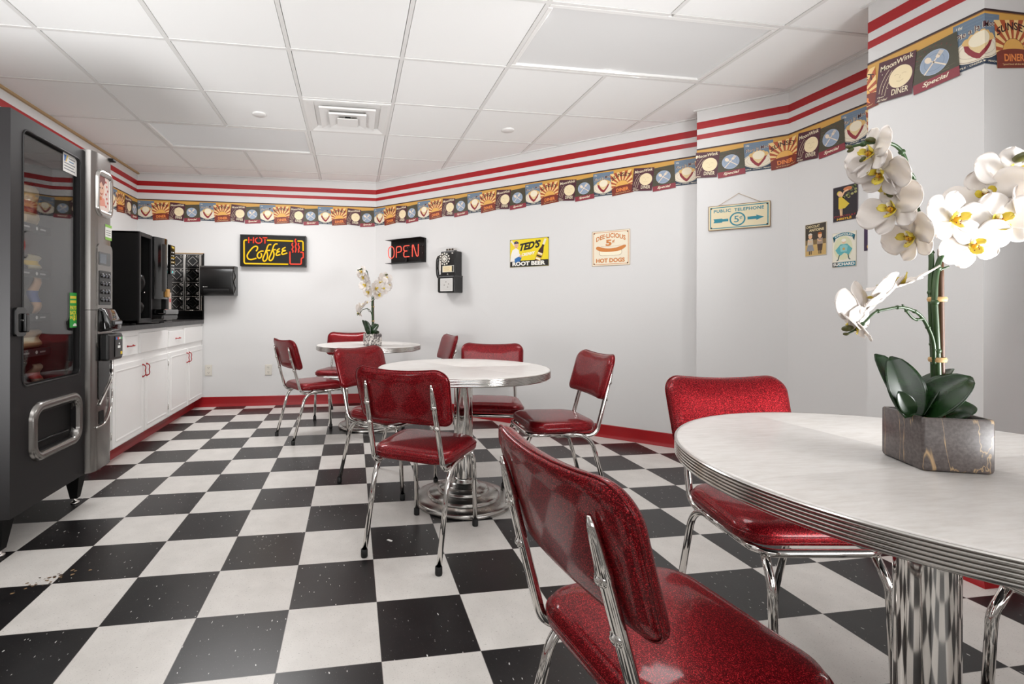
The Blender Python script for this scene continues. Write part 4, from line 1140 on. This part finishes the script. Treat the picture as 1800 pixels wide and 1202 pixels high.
def art_dog(p, w, h):
    c = '#cd7f3d'
    frame_lines(p, w, h, .012, .004, c, 1)
    bow = lambda x, y: (x, y-.03*(x/.12)**2)
    p.text('DEE·LICIOUS', -.118, .084, .118, .122, c, 2, .03, 0, 1, bow)
    p.text('5', -.04, .018, .008, .07, c, 2, .045); p.text('¢', .012, .038, .034, .068, c, 2, .02)
    sau = [(-.118, .01), (-.1, .018), (-.05, .002), (0, -.003), (.05, .002), (.1, .018), (.12, .016), (.116, .0), (.08, -.022), (.03, -.03), (-.04, -.03), (-.085, -.022), (-.114, -.006)]
    p.poly(rrect(-.093, -.062, .09, -.006, .026, 6), '#8a6a4a', 2); p.poly(rrect(-.091, -.060, .088, -.008, .025, 6), '#f3ead0', 3)
    p.poly([(v.x, v.y) for v in spline([(x, y, 0) for x, y in sau], 4, True)], c, 4)
    p.line([(-.08, .016), (0, .014), (.08, .018)], .0016, '#b58a62', 2)
    p.text('HOT DOGS', -.118, -.118, .112, -.083, c, 2, .045)
plate_sign('hot_dog_sign', 'cream square Dee-licious hot dogs sign with orange lettering', 'sign', diag_pt(2.595, 1.559), 'diag', .305, .290, '#ece2cc', '#bfa88a', art_dog, ((-.133, .126), (.133, .126), (.133, -.126), (-.133, -.126)))
def art_phone(p, w, h):
    c = '#1d7f90'
    frame_lines(p, w, h, .011, .006, c, 1)
    p.text('PUBLIC', -.148, .036, -.045, .058, c, 2, .03, 0, 1.15); p.text('TELEPHONE', -.025, .036, .145, .058, c, 2, .03, 0, 1.1)
    p.ring(circ(-.006, -.018, .047, 36), circ(-.006, -.018, .038, 36), c, 2)
    p.text('5', -.026, -.04, .002, .004, c, 2, .005); p.text('¢', .005, -.022, .024, .004, c, 2, 0.)
    p.poly([(-.150, -.034), (-.144, -.020), (-.150, -.006), (-.098, -.006), (-.094, -.010), (-.06, -.010), (-.06, -.028), (-.094, -.028), (-.098, -.034)], c, 2)
    p.poly([(.052, -.028), (.102, -.028), (.102, -.036), (.145, -.018), (.102, .0), (.102, -.009), (.052, -.009)], c, 2)
def wallB(s, z, gap=.001): return (3.268+S2*s-S2*gap, 1.422-S2*s-S2*gap, z)
t = plate_sign('telephone_sign', 'cream wooden public telephone sign with teal arrow hung from a cord', 'sign', wallB(.256, 1.696), 'diag', .362, .172, '#dfd2af', '#8a6a42', art_phone, ((-.163, .068), (.163, .068), (.163, -.068), (-.163, -.068)), .012)
mb = MB()
for a, b in (((-.12, .086, .006), (.0, .158, .006)), ((.0, .158, .006), (.125, .086, .006))): mb.tube([a, b], .0013, TAN, 6)
mb.ball((0, .16, .005), .004, CHROME, None, 8); mb.build('cord', t)

def art_antoine(p, w, h):
    W, Hh = w/2-.004, h/2-.004
    p.rect(-W, -.035, W, Hh, '#3a3126', 1); p.rect(-W, -.05, W, .0, '#7d6640', 1.5); p.rect(-W, -Hh, W, -.03, '#c9a768', 2)
    p.text('CHOCOLAT', -W+.006, .074, W-.04, .09, '#e9d7a8', 4, .02); p.text('ANTOINE', -W+.026, .052, W-.012, .068, '#e9d7a8', 4, .03)
    def kid(x, hair, top, low, leg, skirt):
        p.poly(circ(x, .022, .013, 14, .016), '#e3b58e', 5); p.poly(circ(x, .030, .014, 14, .012, 0, pi), hair, 6)
        p.poly([(x-.017, .006), (x+.017, .006), (x+.02, -.03), (x-.02, -.03)], top, 5)
        p.poly([(x-.016, -.03), (x+.016, -.03), (x+.026, -.068), (x-.026, -.068)] if skirt else [(x-.018, -.03), (x+.018, -.03), (x+.014, -.07), (x-.014, -.07)], low, 5)
        p.line([(x-.006, -.066), (x-.006, -.09)], .006, leg, 4); p.line([(x+.006, -.066), (x+.006, -.09)], .006, leg, 4)
        p.line([(x-.016, .0), (x-.004, -.012), (x+.01, -.01)], .006, '#e3b58e', 6)
    kid(-.034, '#d9cfc0', '#c9bba6', '#8f8f93', '#2c2624', True); kid(.03, '#b5652e', '#a08c7a', '#4c382d', '#2c2624', False)
def art_nestle(p, w, h):
    W, Hh = w/2-.004, h/2-.004; R = random.Random(2)
    p.rect(-W, -Hh, W, Hh, '#211a22', 1)
    for k in range(16):
        x, y = R.uniform(-.03, W-.008), R.uniform(.02, Hh-.006); p.poly(circ(x, y, .009, 7, .007), R.choice(['#6d7a45', '#8a8f55', '#55613a', '#a8a468']), 2)
    p.poly(circ(-.028, .056, .014, 14, .015), '#e8bd96', 4); p.poly(circ(-.034, .062, .014, 14, .014), '#d8c04f', 3)
    p.poly([(-.038, .038), (-.02, .04), (.026, -.008), (-.0, -.03), (-.038, -.03)], '#d9bd3c', 4)
    p.line([(-.02, .04), (-.004, .066), (.02, .074)], .009, '#e8bd96', 5); p.poly(circ(.016, .08, .026, 14, .012), '#c9794a', 3)
    p.line([(-.028, -.03), (-.024, -.072)], .008, '#e8bd96', 4); p.line([(-.018, -.03), (-.018, -.072)], .008, '#d9b08a', 4)
    p.text('CHOCOLAT', -W+.004, -.078, W-.006, -.068, '#b8353a', 5, .01, 0, 1.3); p.text('NESTLÉ', -W+.022, -.095, W-.03, -.08, '#d9a53a', 5, .05)
def art_suchard(p, w, h):
    W, Hh = w/2-.004, h/2-.004; c = '#2b7f92'
    p.rect(-W, -Hh, W, Hh, '#e9e4d2', 1); p.poly(circ(-.005, .01, .055, 24, .07), '#dcdcb8', 2)
    arc = [(-.062+.124*i/12, .07+.02*(1-((i-6)/6)**2)) for i in range(13)]
    p.line(arc, .018, c, 3); p.poly([(-.066, .08), (-.05, .062), (-.06, .045)], '#1f5a68', 3); p.poly([(.066, .08), (.05, .062), (.06, .045)], '#1f5a68', 3)
    p.text('CHOCOLAT', -.052, .066, .052, .077, '#efece0', 5, .03, 0, 1, lambda x, y: (x, y+.018*(1-(x/.062)**2)))
    p.poly(circ(.0, .046, .011, 14, .013), '#e6c3a0', 4); p.poly(circ(0, .054, .014, 14, .009), '#f2efe4', 5)
    p.poly([(-.05, .0), (-.02, .032), (.02, .032), (.05, .0), (.03, -.032), (.004, -.018), (-.02, -.034), (-.038, -.02)], '#5fb0b5', 4)
    p.poly([(-.024, .02), (0, .03), (.024, .02), (.018, -.012), (-.018, -.012)], '#8fc9c8', 5); p.poly(circ(0, .004, .008, 10), '#c9a45a', 6)
    p.line([(-.026, -.03), (-.034, -.058), (-.042, -.062)], .006, '#3f5a55', 4); p.line([(.024, -.028), (.03, -.054), (.038, -.06)], .006, '#3f5a55', 4)
    p.rect(-W, -Hh, W, -Hh+.026, c, 6); p.rect(-W, -Hh, -W+.032, -Hh+.026, '#1c2f33', 7); p.text('SUCHARD', -W+.005, -Hh+.005, W-.004, -Hh+.022, '#f2efe6', 8, .04)
def art_purple(p, w, h):
    W, Hh = w/2-.004, h/2-.004; p.rect(-W, -Hh, W, Hh, '#3a2347', 1); p.poly(circ(.0, -.045, .03, 18), '#c9705a', 2)
    p.ring(circ(-.04, -.08, .014, 18), circ(-.04, -.08, .009, 18), '#d9a83a', 2)
G = 'chocolate advertisement signs'
plate_sign('tin_sign', 'small brown sign of two children reading Chocolat Antoine', 'sign', (3.644, .850, 1.488), 'right', .144, .202, '#8c7047', '#cfc6b4', art_antoine, None, .002, 0, G)
plate_sign('tin_sign', 'small black Nestlé chocolate sign with a girl in a yellow dress', 'sign', (3.644, .666, 1.674), 'right', .146, .203, '#211a22', '#5a5058', art_nestle, None, .002, 0, G)
plate_sign('tin_sign', 'small pale Suchard chocolate sign with a teal ribbon and teal figure', 'sign', (3.644, .672, 1.405), 'right', .143, .203, '#e9e4d2', '#d6d0c0', art_suchard, None, .002, 0, G)
plate_sign('tin_sign', 'purple sign mostly hidden by the wall column, only its edge showing', 'sign', (3.644, .488, 1.485), 'right', .142, .203, '#3a2347', '#2c1a36', art_purple, None, .002, 0, G)

# ------------------------------------------------------------------ orchids
FLW = {}
def petal_sheet(mb, m, L, W, base, tip, cup, ang, lift=0., n=14, k=6, point=.55, M=None):
    """one petal lying in the XY plane, pointing along angle ang, cupped upward (+Z)"""
    vs = []; fs = []
    ca, sa = cos(ang), sin(ang)
    for side in (0, 1):
        for i in range(n+1):
            u = i/n; uu = 1-(1-u)**1.6
            w = W*max(.0, (.20+.80*(uu/point)**.75) if uu < point else 1.)*max(0., 1-max(0., (uu-point)/(1-point))**2.2)**.5
            u = uu
            for j in range(-k, k+1):
                v = j/k
                x = u*L; y = v*w
                z = cup*(u**1.6)*L+lift*u+.35*cup*abs(v)**2*w*1.2-.0008*side+.0015*sin(9*u+4*v)
                vs.append((x*ca-y*sa, x*sa+y*ca, z))
    c = 2*k+1; off = (n+1)*c
    for i in range(n):
        for j in range(c-1):
            q = i*c+j
            fs.append((q, q+1, q+c+1, q+c)); fs.append((off+q, off+q+c, off+q+c+1, off+q+1))
    for i in range(n):
        for j in (0, c-1): q = i*c+j; fs.append((q, q+c, off+q+c, off+q))
    for j in range(c-1): q = n*c+j; fs.append((q, q+1, off+q+1, off+q))
    mb.faces(vs, fs, m, True, M)
LIPY = mat('lip_yellow', '#d9c23c', .45, sub=.1); LIPO = mat('lip_orange', '#cf9a16', .45); LIPR = mat('lip_speck', '#7a2a1c', .5); LIPW = mat('lip_cream', '#ece3c4', .5)
BUD = mat('bud_olive', '#4a4a1c', .4); STEM = mat('orchid_stem', '#27421c', .4); BAMBOO = mat('bamboo_stake', '#5a3a24', .45); RAFFIA = mat('raffia', '#c4a06c', .6); SOIL = mat('dark_soil', '#171210', .9)
def flower_meshes():
    mb = MB(); R = .052
    petal_sheet(mb, PETAL, R*1.0, R*.40, .1, .2, .12, pi/2, .0)                # dorsal sepal
    petal_sheet(mb, PETAL, R*1.0, R*.38, .1, .2, .10, radians(-128), .0)
    petal_sheet(mb, PETAL, R*1.0, R*.38, .1, .2, .10, radians(-52), .0)
    petal_sheet(mb, PETAL, R*1.2, R*.62, .1, .3, .16, radians(8), .004)       # the two broad petals
    petal_sheet(mb, PETAL, R*1.2, R*.62, .1, .3, .16, radians(172), .004)
    FLW['petals'] = mb
    me = {}
    o = mb.build('petals'); me['petals'] = o.data; bpy.data.objects.remove(o)
    mb = MB()
    petal_sheet(mb, LIPY, .021, .011, .1, .3, .7, radians(-90), .004, 5, 4)
    for a in (20, 160): petal_sheet(mb, LIPY, .015, .008, .1, .3, 1.2, radians(a), .004, 4, 3)
    mb.ball((0, -.004, .010), .0052, LIPO, None, 10); mb.ball((0, .006, .009), .0052, LIPW, None, 10, (.8, 1.2, 1.1))
    R_ = random.Random(1)
    for k in range(7): mb.ball((R_.uniform(-.006, .006), R_.uniform(-.012, .004), .0135), .0012, LIPR, None, 6)
    o = mb.build('lip'); me['lip'] = o.data; bpy.data.objects.remove(o)
    return me
FM = flower_meshes()
def orient(c, d, up=(0, 0, 1), scale=1., roll=0.):
    """matrix whose +Z looks along d"""
    z = Vector(d).normalized(); u = Vector(up); x = u.cross(z); x = x.normalized() if x.length > 1e-4 else z.orthogonal().normalized(); y = z.cross(x)
    M = Matrix(((x.x, y.x, z.x, c[0]), (x.y, y.y, z.y, c[1]), (x.z, y.z, z.z, c[2]), (0, 0, 0, 1)))
    return M @ Matrix.Rotation(roll, 4, 'Z') @ Matrix.Scale(scale, 4)
def leaf(mb, base, tip, width, side, bend=.35, n=14, k=5):
    """long strap leaf from base to tip, bowed; side = direction the upper face looks"""
    a, b = Vector(base), Vector(tip); ax = b-a; L = ax.length
    s = ax.cross(Vector(side)).normalized(); nrm = s.cross(ax).normalized()
    vs = []
    for sd in (0, 1):
        for i in range(n+1):
            u = i/n; w = width*max(.12, sin(pi*(.10+.88*u))**.62) if i < n else width*.06
            c = a+ax*u+nrm*(bend*L*(u-u*u))
            for j in range(-k, k+1):
                v = j/k
                p = c+s*(v*w)+nrm*(.30*w*abs(v)**1.4)+nrm*(-.0016 if sd else 0)
                vs.append(p)
    c_ = 2*k+1; off = (n+1)*c_; fs = []
    for i in range(n):
        for j in range(c_-1): q = i*c_+j; fs += [(q, q+1, q+c_+1, q+c_), (off+q, off+q+c_, off+q+c_+1, off+q+1)]
        for j in (0, c_-1): q = i*c_+j; fs.append((q, q+c_, off+q+c_, off+q))
    for j in range(c_-1): q = n*c_+j; fs.append((q, q+1, off+q+1, off+q))
    mb.faces(vs, fs, LEAF, True)
def orchid(label, loc, rotz, marble, ps, ph, leaves, stems, stakes, ties, flowers, buds, group='potted white orchids'):
    t = thing('potted_orchid', label, 'potted plant', loc, rotz, group)
    h = ps/2; mb = MB(); e = .006
    sq = lambda a, z: [(x, y, z) for x, y in rrect(-a, -a, a, a, .006, 3)]
    mb.loft([sq(h-.004, 0), sq(h-.001, .003), sq(h, .008), sq(h, ph-.003), sq(h-.002, ph), sq(h-e, ph), sq(h-e-.001, ph-.003), sq(h-e-.001, ph-.02)], marble, True, True, False, False); mb.build('planter', t, smooth_angle=40)
    mb = MB(); vs = []; n = 12; R = random.Random(4)
    q = h-e-.001
    for i in range(n+1):
        for j in range(n+1): vs.append((-q+2*q*i/n, -q+2*q*j/n, ph-.014+R.uniform(-.003, .003)))
    mb.faces(vs, [(i*(n+1)+j, i*(n+1)+j+1, (i+1)*(n+1)+j+1, (i+1)*(n+1)+j) for i in range(n) for j in range(n)], SOIL, False); mb.build('soil', t)
    for L in leaves: mb = MB(); leaf(mb, *L); mb.build('leaf', t)
    for pts, r in stems:
        mb = MB(); s = spline(pts, 8); mb.tube(s, [r*(1-.45*i/len(s)) for i in range(len(s))], STEM, 10)
        for i in range(6, len(s)-4, 12): mb.ball(s[i], r*1.25, STEM, None, 8)
        mb.build('flower_stem', t)
    for a, b, r in stakes: mb = MB(); mb.tube([Vector(a).lerp(Vector(b), i/6) for i in range(7)], [r*(1+.08*(i % 2)) for i in range(7)], BAMBOO, 10); mb.build('bamboo_stake', t)
    for c, r in ties:
        mb = MB(); mb.lathe([(r, -.005), (r+.0015, -.004), (r+.0015, .004), (r, .005)], RAFFIA, 14, Matrix.Translation(c)); mb.lathe([(r+.0012, -.001), (r+.0028, 0), (r+.0012, .002)], RAFFIA, 14, Matrix.Translation(c)); mb.build('raffia_tie', t)
    for c, d, sc, roll in flowers:
        M = orient(c, d, (0, 0, 1), sc, radians(roll))
        o = bpy.data.objects.new('flower', FM['petals']); COL.objects.link(o); o.parent = t; o.matrix_local = M
        l = bpy.data.objects.new('lip', FM['lip']); COL.objects.link(l); l.parent = o; tag(l, 'yellow speckled lip')
    for c, d, r in buds:
        mb = MB(); mb.ball((0, 0, 0), r, BUD, orient(c, d), 10, (.75, .75, 1.15)); mb.build('bud', t)
    return t
o1 = orchid('large orchid with white blooms in a brown marble planter on the near table', (2.013, -.938, .7355), radians(-21), MARB, .120, .105,
    [((-0.0601, -0.0179, 0.1029), (-0.1076, -0.0024, 0.2243), 0.037, (0.388, -0.86, 0.5), 0.1),
     ((-0.0599, -0.0332, 0.1014), (-0.0889, -0.0189, 0.2215), 0.034, (-0.041, -1.054, 0.35), 0.1),
     ((-0.0433, -0.0194, 0.0993), (0.0576, 0.0429, 0.1925), 0.033, (-0.777, -0.083, 0.8), 0.3),
     ((-0.038, -0.0203, 0.0998), (0.031, -0.0445, 0.1863), 0.04, (-0.874, -0.499, 0.6), 0.22),
     ((0.0322, 0.0171, 0.0917), (0.079, 0.0168, 0.121), 0.024, (-0.527, -0.61, 0.7), 0.55),
     ((-0.0621, -0.0336, 0.106), (-0.0928, -0.0483, 0.1533), 0.015, (-0.305, -0.998, 0.3), 0.1)],
    [([(0.0068, 0.0014, 0.0856), (0.0066, 0.0014, 0.1466), (0.0021, -0.0036, 0.2151), (-0.0031, -0.0068, 0.2876), (-0.0055, -0.0073, 0.346), (-0.0006, -0.0042, 0.3928), (0.0139, 0.003, 0.4307), (0.0497, 0.0208, 0.4592), (0.0911, 0.0347, 0.4755), (0.1295, 0.0428, 0.5077), (0.1655, 0.0556, 0.5506), (0.202, 0.0736, 0.5917), (0.2318, 0.0901, 0.6346)], 0.0058),
     ([(0.0008, 0.0043, 0.0846), (0.0006, 0.0042, 0.1577), (-0.0008, 0.0039, 0.2284), (-0.0044, 0.0032, 0.2991), (-0.0058, 0.0029, 0.3698), (-0.0032, 0.0055, 0.4266), (-0.0082, 0.0085, 0.459), (-0.0192, 0.0102, 0.5071), (-0.0333, 0.0072, 0.5547), (-0.0399, 0.0018, 0.5775), (-0.0499, -0.0044, 0.606), (-0.0647, -0.0137, 0.6371), (-0.0844, -0.023, 0.6542), (-0.113, -0.0342, 0.6594), (-0.1448, -0.041, 0.657), (-0.1721, -0.0468, 0.6511), (-0.18, -0.0484, 0.6453)], 0.005),
     ([(-0.0031, -0.0027, 0.2055), (-0.0076, -0.0077, 0.2456), (-0.0172, -0.0118, 0.2737), (-0.0347, -0.0176, 0.3028), (-0.0578, -0.0276, 0.3167), (-0.0841, -0.0383, 0.3223), (-0.11, -0.0438, 0.3188), (-0.1347, -0.049, 0.3118), (-0.1582, -0.0591, 0.2923), (-0.1739, -0.0625, 0.2786), (-0.1929, -0.0665, 0.2682)], 0.0036),
     ([(-0.0387, 0.002, 0.5763), (-0.0383, -0.002, 0.5895), (-0.0497, -0.0105, 0.5984), (-0.066, -0.0191, 0.604), (-0.0878, -0.0289, 0.6013)], 0.003),
     ([(-0.0325, -0.0171, 0.2993), (-0.0514, -0.0252, 0.2981), (-0.068, -0.0328, 0.3109), (-0.0807, -0.0376, 0.3281)], 0.0028),
     ([(-0.0018, -0.0045, 0.3986), (0.008, -0.0044, 0.4009), (0.0196, -0.0061, 0.4064)], 0.003)],
    [((0.0208, 0.0106, 0.0842), (0.0153, 0.0094, 0.4432), .0046)],
    [((0.0044, 0.0009, 0.3391), .0135), ((0.0061, 0.0023, 0.2146), .0125)],
    [((0.1057, 0.002, 0.4978), (-0.208, -0.943, 0.05), 1.12, 10),
     ((0.0197, -0.0111, 0.5019), (0.264, -0.957, 0.1), 1.1, -10),
     ((-0.0511, -0.0211, 0.4689), (-0.957, -0.083, -0.15), 1.05, 10),
     ((-0.0828, -0.0176, 0.5267), (-0.915, -0.291, 0.1), 1.08, 15),
     ((0.0626, 0.0031, 0.453), (-0.028, -0.943, -0.25), 0.98, 25),
     ((0.1536, 0.0326, 0.5978), (-0.069, -0.915, 0.2), 1.12, -8),
     ((0.1133, 0.0343, 0.5566), (-0.61, -0.735, 0.1), 1.08, 20),
     ((0.1761, 0.0272, 0.53), (0.388, -0.86, 0.1), 1.05, 0),
     ((-0.1311, -0.0381, 0.6384), (-0.957, -0.083, 0.15), 1.0, 10),
     ((-0.1163, -0.04, 0.5975), (-0.846, -0.277, -0.35), 1.0, -20),
     ((-0.0863, -0.0132, 0.5796), (-0.804, 0.416, -0.35), 1.0, 30),
     ((-0.0713, -0.0254, 0.3689), (-0.347, 0.111, 0.85), 1.0, 60),
     ((-0.1146, -0.0448, 0.3453), (-0.569, 0.499, 0.6), 1.0, 25),
     ((-0.164, -0.0553, 0.3244), (-0.541, 0.721, -0.05), 1.0, 0),
     ((-0.1684, -0.0562, 0.2899), (-0.666, 0.263, -0.55), 0.85, 20)],
    [((0.1645, 0.0247, 0.6299), (0.333, -0.582, 0.2), 0.0125), ((-0.1394, -0.0418, 0.6633), (-0.61, 0.166, 0.2), 0.008), ((-0.1812, -0.0487, 0.6499), (-0.832, 0.555, 0.1), 0.0052), ((-0.1778, -0.048, 0.6429), (-0.749, 0.499, -0.4), 0.0055), ((-0.1506, -0.0371, 0.6259), (-0.416, 0.277, -0.6), 0.006), ((-0.0921, -0.0195, 0.5537), (-0.555, -0.111, 0.4), 0.006), ((-0.1949, -0.072, 0.2798), (-0.804, 0.416, -0.2), 0.009), ((-0.1982, -0.0727, 0.2684), (-0.832, 0.555, 0.0), 0.0045)])
WORLD = 1.6
EXPO = .25
W = (1, .999, .999)
FILL_LIGHTS = [
 ('uplight_fill', (-1.0, -1.1, .75), (-.1, 2.7, 2.75), .7, .7, 19., W, 100),  # unseen fill added at the left to brighten the far ceiling
 ('uplight_fill', (2.68, -1.45, .7), (.65, 2.6, 2.8), .7, .7, 20., W, 92),  # unseen fill added at the right, aimed at the far ceiling
 ('uplight_fill', (1.0, -2.9, 1.2), (1.0, -1.6, 2.5), 1.2, 1.2, 14., W, 120),  # unseen fill added behind the camera, bounced off the ceiling
 ('ceiling_fill', (.6, -.7, 2.44), (.9, 1.2, 0.2), 2.4, 1.0, 23., W, 180),  # unseen overhead fill added for the floor, tabletops and chair fronts
 ('fixture_fill', (-.14, 2.59, 2.47), (-.14, 2.59, 0), 1.15, .55, 29., W, 180),  # fill added under the unlit far panel to brighten the back of the room
 ('fixture_fill', (2.35, .71, 2.47), (2.2, .9, 0), 1.15, .55, 12., W, 180),  # weaker fill added under the unlit near panel
]
# far orchid: the same plant turned on the back table
o2 = dup(o1, (1.0, 2.57, .7335), radians(31), 'small orchid with white blooms in a pale marble planter on the far table')
for ch in o2.children:
    if ch.name.startswith('planter'):
        ch.material_slots[0].link = 'OBJECT'; ch.material_slots[0].material = MARB2

# ------------------------------------------------------------------ small things on the floor
t = mb = MB()
mb.prism(rpoly([(-.014, -.006), (.014, -.004), (.013, .007), (-.012, .006)], .002, 2), 0.0004, .0022, ink('#e9e6e2'))
o = mb.build('paper_scrap'); o.location = (.995, .462, 0); o.rotation_euler = (0, 0, radians(-50)); tag(o, 'tiny white scrap of paper on a black floor tile by the middle chair', 'scrap')
mb = MB(); R = random.Random(9)
for k in range(34):
    x, y = R.gauss(0, .05), R.gauss(0, .022); r = R.uniform(.002, .008)
    mb.poly = None
    mb.faces([(x+r*R.uniform(.6, 1.3)*cos(a), y+r*R.uniform(.5, 1.1)*sin(a), .0006+.00001*k) for a in [2*pi*i/7 for i in range(7)]], [tuple(range(7))], ink(R.choice(['#4a3524', '#6b5138', '#8a6f50'])))
o = mb.build('dirt_patch', weld=False); o.location = (-.325, .34, 0); o.rotation_euler = (0, 0, .5); tag(o, 'brown crumbs of dirt on the floor tile below the vending machine', 'dirt', kind='stuff')

# ------------------------------------------------------------------ light
wd = bpy.data.worlds.new('daylight'); SC.world = wd; wd.use_nodes = True
wd.node_tree.nodes['Background'].inputs[0].default_value = (1., .99, .975, 1); wd.node_tree.nodes['Background'].inputs[1].default_value = WORLD
def area(name, loc, target, sx, sy, power, col=(1, 1, 1), spread=180):
    l = bpy.data.lights.new(name, 'AREA'); l.shape = 'RECTANGLE'; l.size = sx; l.size_y = sy; l.energy = power; l.color = col; l.spread = radians(spread)
    o = bpy.data.objects.new(name, l); COL.objects.link(o); o.location = loc
    o.rotation_euler = (Vector(target)-Vector(loc)).to_track_quat('-Z', 'Y').to_euler(); return o
for a in FILL_LIGHTS: area(*a)

# ------------------------------------------------------------------ camera
cam = bpy.data.cameras.new('camera'); co = bpy.data.objects.new('camera', cam); COL.objects.link(co)
yaw, roll = -.1573, .0027
R0 = Vector((cos(yaw), sin(yaw), 0)); F = Vector((-sin(yaw), cos(yaw), 0)); U0 = Vector((0, 0, 1))
Rv = R0*cos(roll)+U0*sin(roll); Uv = U0*cos(roll)-R0*sin(roll)
co.matrix_world = Matrix(((Rv.x, Uv.x, -F.x, .8257), (Rv.y, Uv.y, -F.y, -1.7804), (Rv.z, Uv.z, -F.z, 1.0509), (0, 0, 0, 1)))
cam.sensor_fit = 'HORIZONTAL'; cam.sensor_width = 36; cam.lens = 867.2/1800*36
cam.shift_x = (900-757.1)/1800; cam.shift_y = (543.8-601)/1800; cam.clip_start = .02
SC.camera = co
vs_ = SC.view_settings; vs_.view_transform = 'Standard'; vs_.look = 'None'; vs_.gamma = 1; vs_.use_curve_mapping = False; vs_.exposure = EXPO
SC.cycles.max_bounces = 10; SC.cycles.diffuse_bounces = 5; SC.cycles.glossy_bounces = 5; SC.cycles.transparent_max_bounces = 12
SC.cycles.sample_clamp_indirect = 6
SC.cycles.use_denoising = True
